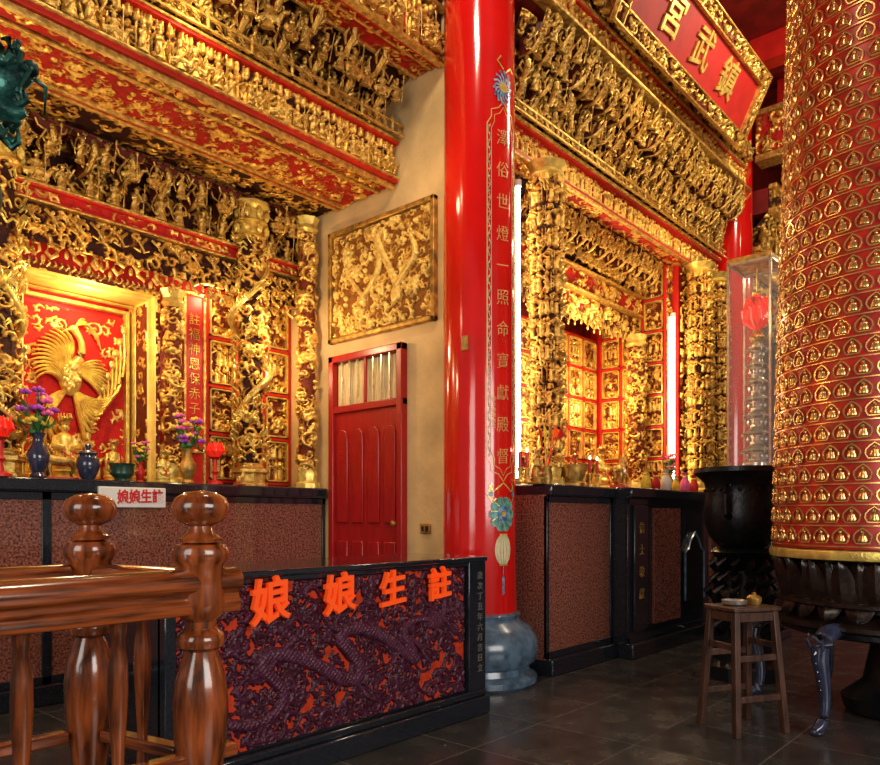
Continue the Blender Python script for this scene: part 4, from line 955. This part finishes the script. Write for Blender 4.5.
# ================= GLASS CASE =================
gd=7.4; gr=(757-440)/739*gd; gX,gY=.751*gd+.66*gr,.66*gd-.751*gr
e=thing('display_case',(gX,gY,0),'tall glass display case with metal frame on a dark stone pedestal','cabinet')
MB().bb(-.28,.28,-.25,.25,0,.08).bb(-.25,.25,-.22,.22,.08,1.6).bb(-.3,.3,-.27,.27,1.6,1.68).obj('pedestal','black',e,bevel=.01)
m=MB()
for sx in(-1,1):
    for sy in(-1,1): m.bb(sx*.23-.012,sx*.23+.012,sy*.2-.012,sy*.2+.012,1.68,3.72)
for z in(1.69,3.7):
    for s in(-1,1): m.bb(-.24,.24,s*.2-.012,s*.2+.012,z-.012,z+.012); m.bb(s*.23-.012,s*.23+.012,-.2,.2,z-.012,z+.012)
m.obj('frame','silver',e)
MB().bb(-.24,.24,-.21,.21,3.71,3.76).obj('case_lid','golddk',e,bevel=.005)
for b in((-.225,.225,-.203,-.199),(-.225,.225,.199,.203),(-.232,-.228,-.19,.19),(.228,.232,-.19,.19)): MB().bb(*b,1.7,3.69).obj('glass_pane','glass',e)
e=thing('pagoda_lamp',(gX,gY,1.69),'silver tiered pagoda lamp topped by a red globe','lamp')
m=MB(); m.lathe([(.14,0),(.14,.05),(.1,.07)],seg=12)
for k in range(7):
    z=.07+k*.17; r=.13-.008*k; m.lathe([(r*.6,z),(r*.6,z+.085),(r*1.25,z+.1),(r*.7,z+.14),(r*.55,z+.17)],seg=8)
    for q in range(8):
        a=q*pi/4; m.sph((r*.7*math.cos(a),r*.7*math.sin(a),z+.045),(.018,.018,.03),6,5); m.sph((r*1.2*math.cos(a),r*1.2*math.sin(a),z+.085),(.01,.01,.018),5,4)
m.obj('pagoda_tiers','silver',e)
MB().lathe([(.02,1.24),(.08,1.3),(.05,1.34),(.03,1.38)],seg=12).sph((0,0,1.74),(.05,.05,.03)).tube([(0,0,1.74),(0,0,2.0)],.008).obj('lamp_fitting','gold',e)
m=MB()
for k in range(12):
    a=k*pi/6; m.tube([(.02*math.cos(a),.02*math.sin(a),1.4),(.11*math.cos(a),.11*math.sin(a),1.48),(.12*math.cos(a),.12*math.sin(a),1.57),(.09*math.cos(a),.09*math.sin(a),1.67),(.02*math.cos(a),.02*math.sin(a),1.72)],[.02,.032,.036,.03,.015],8)
m.obj('red_globe','rlamp',e)
# ================= ALTAR OBJECTS =================
def vase(loc,label,vm,cols,s=1,seed=0):
    e=thing('flower_vase',loc,label,'flowers'); r=random.Random(seed)
    MB().lathe([(.04,0),(.045,.01),(.03,.03),(.055,.09),(.06,.13),(.03,.19),(.025,.22),(.04,.25),(.036,.25),(.02,.22)],seg=20).obj('vase',vm,e)
    m=MB(); fl=[]
    for k in range(22):
        a=r.uniform(0,6.28); R=r.uniform(.01,.1); z=.3+r.uniform(0,.2); p=(R*math.cos(a),R*math.sin(a)*.6,z); fl.append(p)
        m.tube([(0,0,.22),(p[0]*.4,p[1]*.4,.28),p],[.004,.003,.003],5)
        q=(p[0]*1.1,p[1]*1.1,z-.07); m.tube([(p[0]*.5,p[1]*.5,.27),q,(q[0]*1.1,q[1]*1.1,q[2]+.03)],[.005,.022,.002],6,flat=.3)
    m.obj('foliage','green',e)
    for k,p in enumerate(fl):
        m=MB()
        for j in range(7):
            a=j*6.28/7; m.sph((p[0]+.02*math.cos(a),p[1]+.02*math.sin(a)-.005,p[2]+.004*math.sin(j*3)),(.016,.014,.013),6,4)
        m.sph((p[0],p[1]-.01,p[2]+.008),.013,6,4)
        m.obj('blossom',cols[k%len(cols)],e)
    e.scale=(s,s,s); return e
ZA=1.45
vase((atpx(38,5.06),5.06,ZA),'dark vase with pink, purple and yellow flower bouquet','ceram',['pink','purple','yelf','purple'],1.15,1)
vase((atpx(188,5.1),5.1,ZA),'brass vase with mixed purple and orange flowers','golddk',['purple','pink','yelf'],1.05,2)
vase((atpx(140,5.2),5.2,ZA),'small pot with orange and red blossoms','redm',['yelf','pink'],.6,3)
def lotuslamp(loc,label,s=1):
    e=thing('lotus_lamp',loc,label,'lamp')
    MB().lathe([(.06,0),(.06,.015),(.02,.03),(.015,.08),(.03,.1),(.015,.12),(.02,.2),(.05,.22)],seg=16).obj('lamp_stand','redm',e)
    m=MB(); m.sph((0,0,.28),(.05,.05,.06),14,10)
    for k in range(8):
        a=k*pi/4; m.tube([(.02*math.cos(a),.02*math.sin(a),.22),(.065*math.cos(a),.065*math.sin(a),.27),(.05*math.cos(a),.05*math.sin(a),.34)],[.02,.028,.004],7,flat=.5)
    m.obj('lamp_shade','rlamp',e); e.scale=(s,s,s); return e
lotuslamp((atpx(215,5.04),5.04,ZA),'red lotus-shaped altar lamp on slender stand',.95)
lotuslamp((atpx(0,5.04),5.04,ZA),'red lotus-shaped altar lamp beside the bouquet',1.1)
def jar(loc,name,prof,m_,label,cat,extra=None):
    e=thing(name,loc,label,cat); MB().lathe(prof,seg=24).obj('body',m_,e)
    if extra: extra(e)
    return e
def lid(e): MB().lathe([(.06,.17),(.065,.18),(.04,.2),(.015,.21),(.02,.235),(.0,.25)],seg=20).obj('lid','ceram',e)
jar((atpx(88,5.07),5.07,ZA),'lidded_jar',[(.035,0),(.05,.02),(.075,.09),(.07,.14),(.05,.17)],'ceram','dark glazed lidded jar on the altar','jar',lid)
def han(e):
    for s in(-1,1): MB().tube([(s*.07,0,.06),(s*.11,0,.08),(s*.11,0,.13),(s*.09,0,.15)],.01,6).obj('handle','golddk',e)
    for k in range(7): MB().tube([(.01*math.cos(k*2),.01*math.sin(k*2),.09),(.03*math.cos(k*2),.02*math.sin(k*2),.3)],.0025,5).obj('incense_stick','redm',e)
jar((atpx(122,5.06),5.06,ZA),'altar_censer',[(.06,0),(.05,.02),(.08,.05),(.08,.1),(.09,.12),(.08,.12),(.06,.09),(0.001,.09)],'jade','dark green bronze altar censer with incense sticks','incense burner',han)
jar((atpx(574,3.12),3.12,ZA),'altar_censer',[(.09,0),(.09,.02),(.07,.04),(.09,.08),(.095,.15),(.1,.17),(.09,.17),(.075,.14),(0.001,.13)],'golddk','round brass censer full of incense on the main altar','incense burner',han)
deity((atpx(163,5.13),5.13,ZA),'small gilded child statue with red robe on the altar',.36)
deity((atpx(537,3.14),3.14,ZA),'small dark gilded guardian statue on the main altar',.4,('golddk','redm'))
deity((atpx(575,3.9),3.9,ZA),'gilded official statue in front of the niche panels',.6)
deity((atpx(600,4.1),4.1,ZA),'gilded seated deity statue inside the main niche',.8)
def beast(loc,label,s,m_='gold',rz=0):
    e=thing('beast_statue',loc,label,'statue',rz=rz)
    MB().bb(-.14,.14,-.07,.07,0,.03).obj('statue_base','redm',e,bevel=.008)
    m=MB(); m.tube([(-.11,0,.15),(-.07,0,.17),(0,0,.165),(.07,0,.175),(.1,0,.2),(.12,0,.25),(.13,0,.28)],[.03,.045,.042,.048,.038,.03,.03],10)
    m.tube([(.12,0,.29),(.17,0,.27),(.2,0,.255)],[.034,.026,.016],9)
    for x in(-.085,.08):
        for y in(-.03,.03):
            m.tube([(x,y,.15),(x+(-.015 if x<0 else .01),y,.1),(x+.01*(1 if x<0 else -.3),y,.06),(x,y,.03)],[.026,.018,.013,.017],7)
    for y in(-.018,.018): m.tube([(.12,y,.31),(.115,y,.34)],[.01,.002],5)
    m.tube([(-.12,0,.16),(-.17,0,.19),(-.16,0,.12)],[.014,.018,.004],6)
    for k in range(5): m.sph((.1-.015*k,0,.3-.022*k),(.016,.014,.02),6,5)
    m.obj('beast_body',m_,e); e.scale=(s,s,s); return e
beast((atpx(620,3.1),3.1,ZA),'gilded lion-like beast statue on the main altar',.9,'gold',.3)
beast((atpx(62,5.3),5.32,ZA),'small dark beast ornament on the side altar',.8,'golddk',2.8)
beast((atpx(240,5.03),5.02,ZA),'tiny gilded beast ornament beside the pillar base',.35,'goldb',.5)
vase((atpx(672,3.2),3.22,ZA),'vase of pink and white offerings on the main altar','golddk',['pink','yelf','cream'],.8,5)
for k,(px,mm,lab) in enumerate(((646,'yelf','yellow paper'),(656,'redm','red paper-wrapped'),(666,'white','white paper-wrapped'),(676,'yelf','yellow tied'),(685,'pink','pink tied'),(694,'redm','red tied'))):
    y=3.0; e=thing('offering_packet',(atpx(px,y),y,ZA),lab+' offering packet on the altar','offering',group='offerings on the main altar')
    s=[.9,.8,1,.75,.95,.85][k]
    MB().lathe([(.05*s,0),(.062*s,.03),(.058*s,.09*s),(.03*s,.14*s),(.02*s,.16*s),(.04*s,.2*s),(.001,.19*s)],seg=12,sy=.8).obj('packet',mm,e)
    MB().lathe([(.022,.145*s),(.027,.155*s),(.022,.165*s)],seg=12).obj('ribbon','goldb',e)
for k,px in enumerate((520,527,590,597)):
    e=thing('candle_lamp',(atpx(px,3.07),3.07,ZA),'slender brass altar candle with red stem','candle',group='altar candles')
    MB().lathe([(.03,0),(.03,.01),(.012,.03),(.015,.08),(.025,.1),(.012,.11)],seg=14).obj('candlestick','gold',e)
    MB().lathe([(.012,.1),(.014,.2),(.012,.22)],seg=10).obj('candle','redm',e)
    MB().sph((0,0,.235),(.007,.007,.016),8,6).obj('flame','led',e)
e=thing('flag_bundle',(atpx(553,3.06),3.12,ZA),'bundle of small ceremonial flags in a brass pot','flags')
MB().lathe([(.04,0),(.05,.05),(.04,.12),(.05,.14)],seg=14).obj('pot','golddk',e)
for k,mm in enumerate(['redm','yelf','golddk','orange','redm']):
    a=(k-2)*.16; p=Vector((math.sin(a)*.36,-.015*k,.36*math.cos(a)+.1)); m=MB()
    m.tube([(0,0,.1),tuple(p)],.004,5); m._a([tuple(p),tuple(p+Vector((.06,.0,-.06))),tuple(p*.72+Vector((0.01,0,.02)))],[(0,1,2)]); m.obj('flag',mm,e)
# ================= LIGHTS =================
def area(name,loc,tgt,size,en,col,sy=None):
    L=bpy.data.lights.new(name,'AREA'); L.energy=en; L.size=size; L.color=col
    if sy: L.shape='RECTANGLE'; L.size_y=sy
    o=bpy.data.objects.new(name,L); C.objects.link(o); o.location=loc
    o.rotation_euler=(Vector(tgt)-Vector(loc)).to_track_quat('-Z','Y').to_euler(); return o
area('daylight_entrance',(1.5,-4.5,2.6),(5,3,2.2),4,290,(1,.95,.88),2.5)
area('daylight_side',(-3.5,1.2,2.4),(3.5,4.5,2.6),2.5,110,(1,.93,.84))
area('hall_fill',(2.3,2.2,5.9),(2.8,4.6,3.5),.5,55,(1,.84,.6))  # unseen overhead fill, added to warm the side shrine carvings
area('hall_fill_far',(7.2,1.2,5.9),(7,3.6,4),.5,60,(1,.84,.6))  # same added overhead fill for the main shrine
def pt(loc,en,col=(1,.74,.4),r=.06):
    L=bpy.data.lights.new('warm_fill','POINT'); L.energy=en; L.color=col; L.shadow_soft_size=r  # unseen warm fill points, added to brighten niches, carvings and far bay
    o=bpy.data.objects.new('warm_fill',L); C.objects.link(o); o.location=loc
pt((2.38,5.5,2.75),12); pt((2.1,4.75,2.6),15); pt((3.6,4.8,2.7),15); pt((3.72,5.42,2.5),6); pt((3.3,5.4,3.0),5)
pt((2.4,3.9,4.2),6); pt((3.6,3.6,3.6),4); pt((1.2,4.4,3.4),9)
pt((6.6,3.7,3.1),32); pt((7.3,4.1,2.6),26); pt((6.6,4.1,2.2),14); pt((5.6,2.9,3.6),9); pt((7.6,2.9,3.8),12); pt((6.2,2.8,4.7),4)
pt((10.4,1.8,4.6),30); pt((8.4,.8,5.4),10)  # added fills, lift the far bay and upper background out of black
w=bpy.data.worlds.new('World'); S.world=w; w.use_nodes=True
bg=w.node_tree.nodes['Background']; bg.inputs[0].default_value=(1,.93,.85,1); bg.inputs[1].default_value=.17
# ================= CAMERA =================
cd_=bpy.data.cameras.new('Camera'); co=bpy.data.objects.new('Camera',cd_); C.objects.link(co)
co.location=(0,0,1.2); co.rotation_euler=(pi/2,0,-math.atan2(.751,.66))
cd_.sensor_width=36; cd_.lens=739/880*36; cd_.shift_y=(517-382.5)/880; cd_.clip_start=.05
S.camera=co
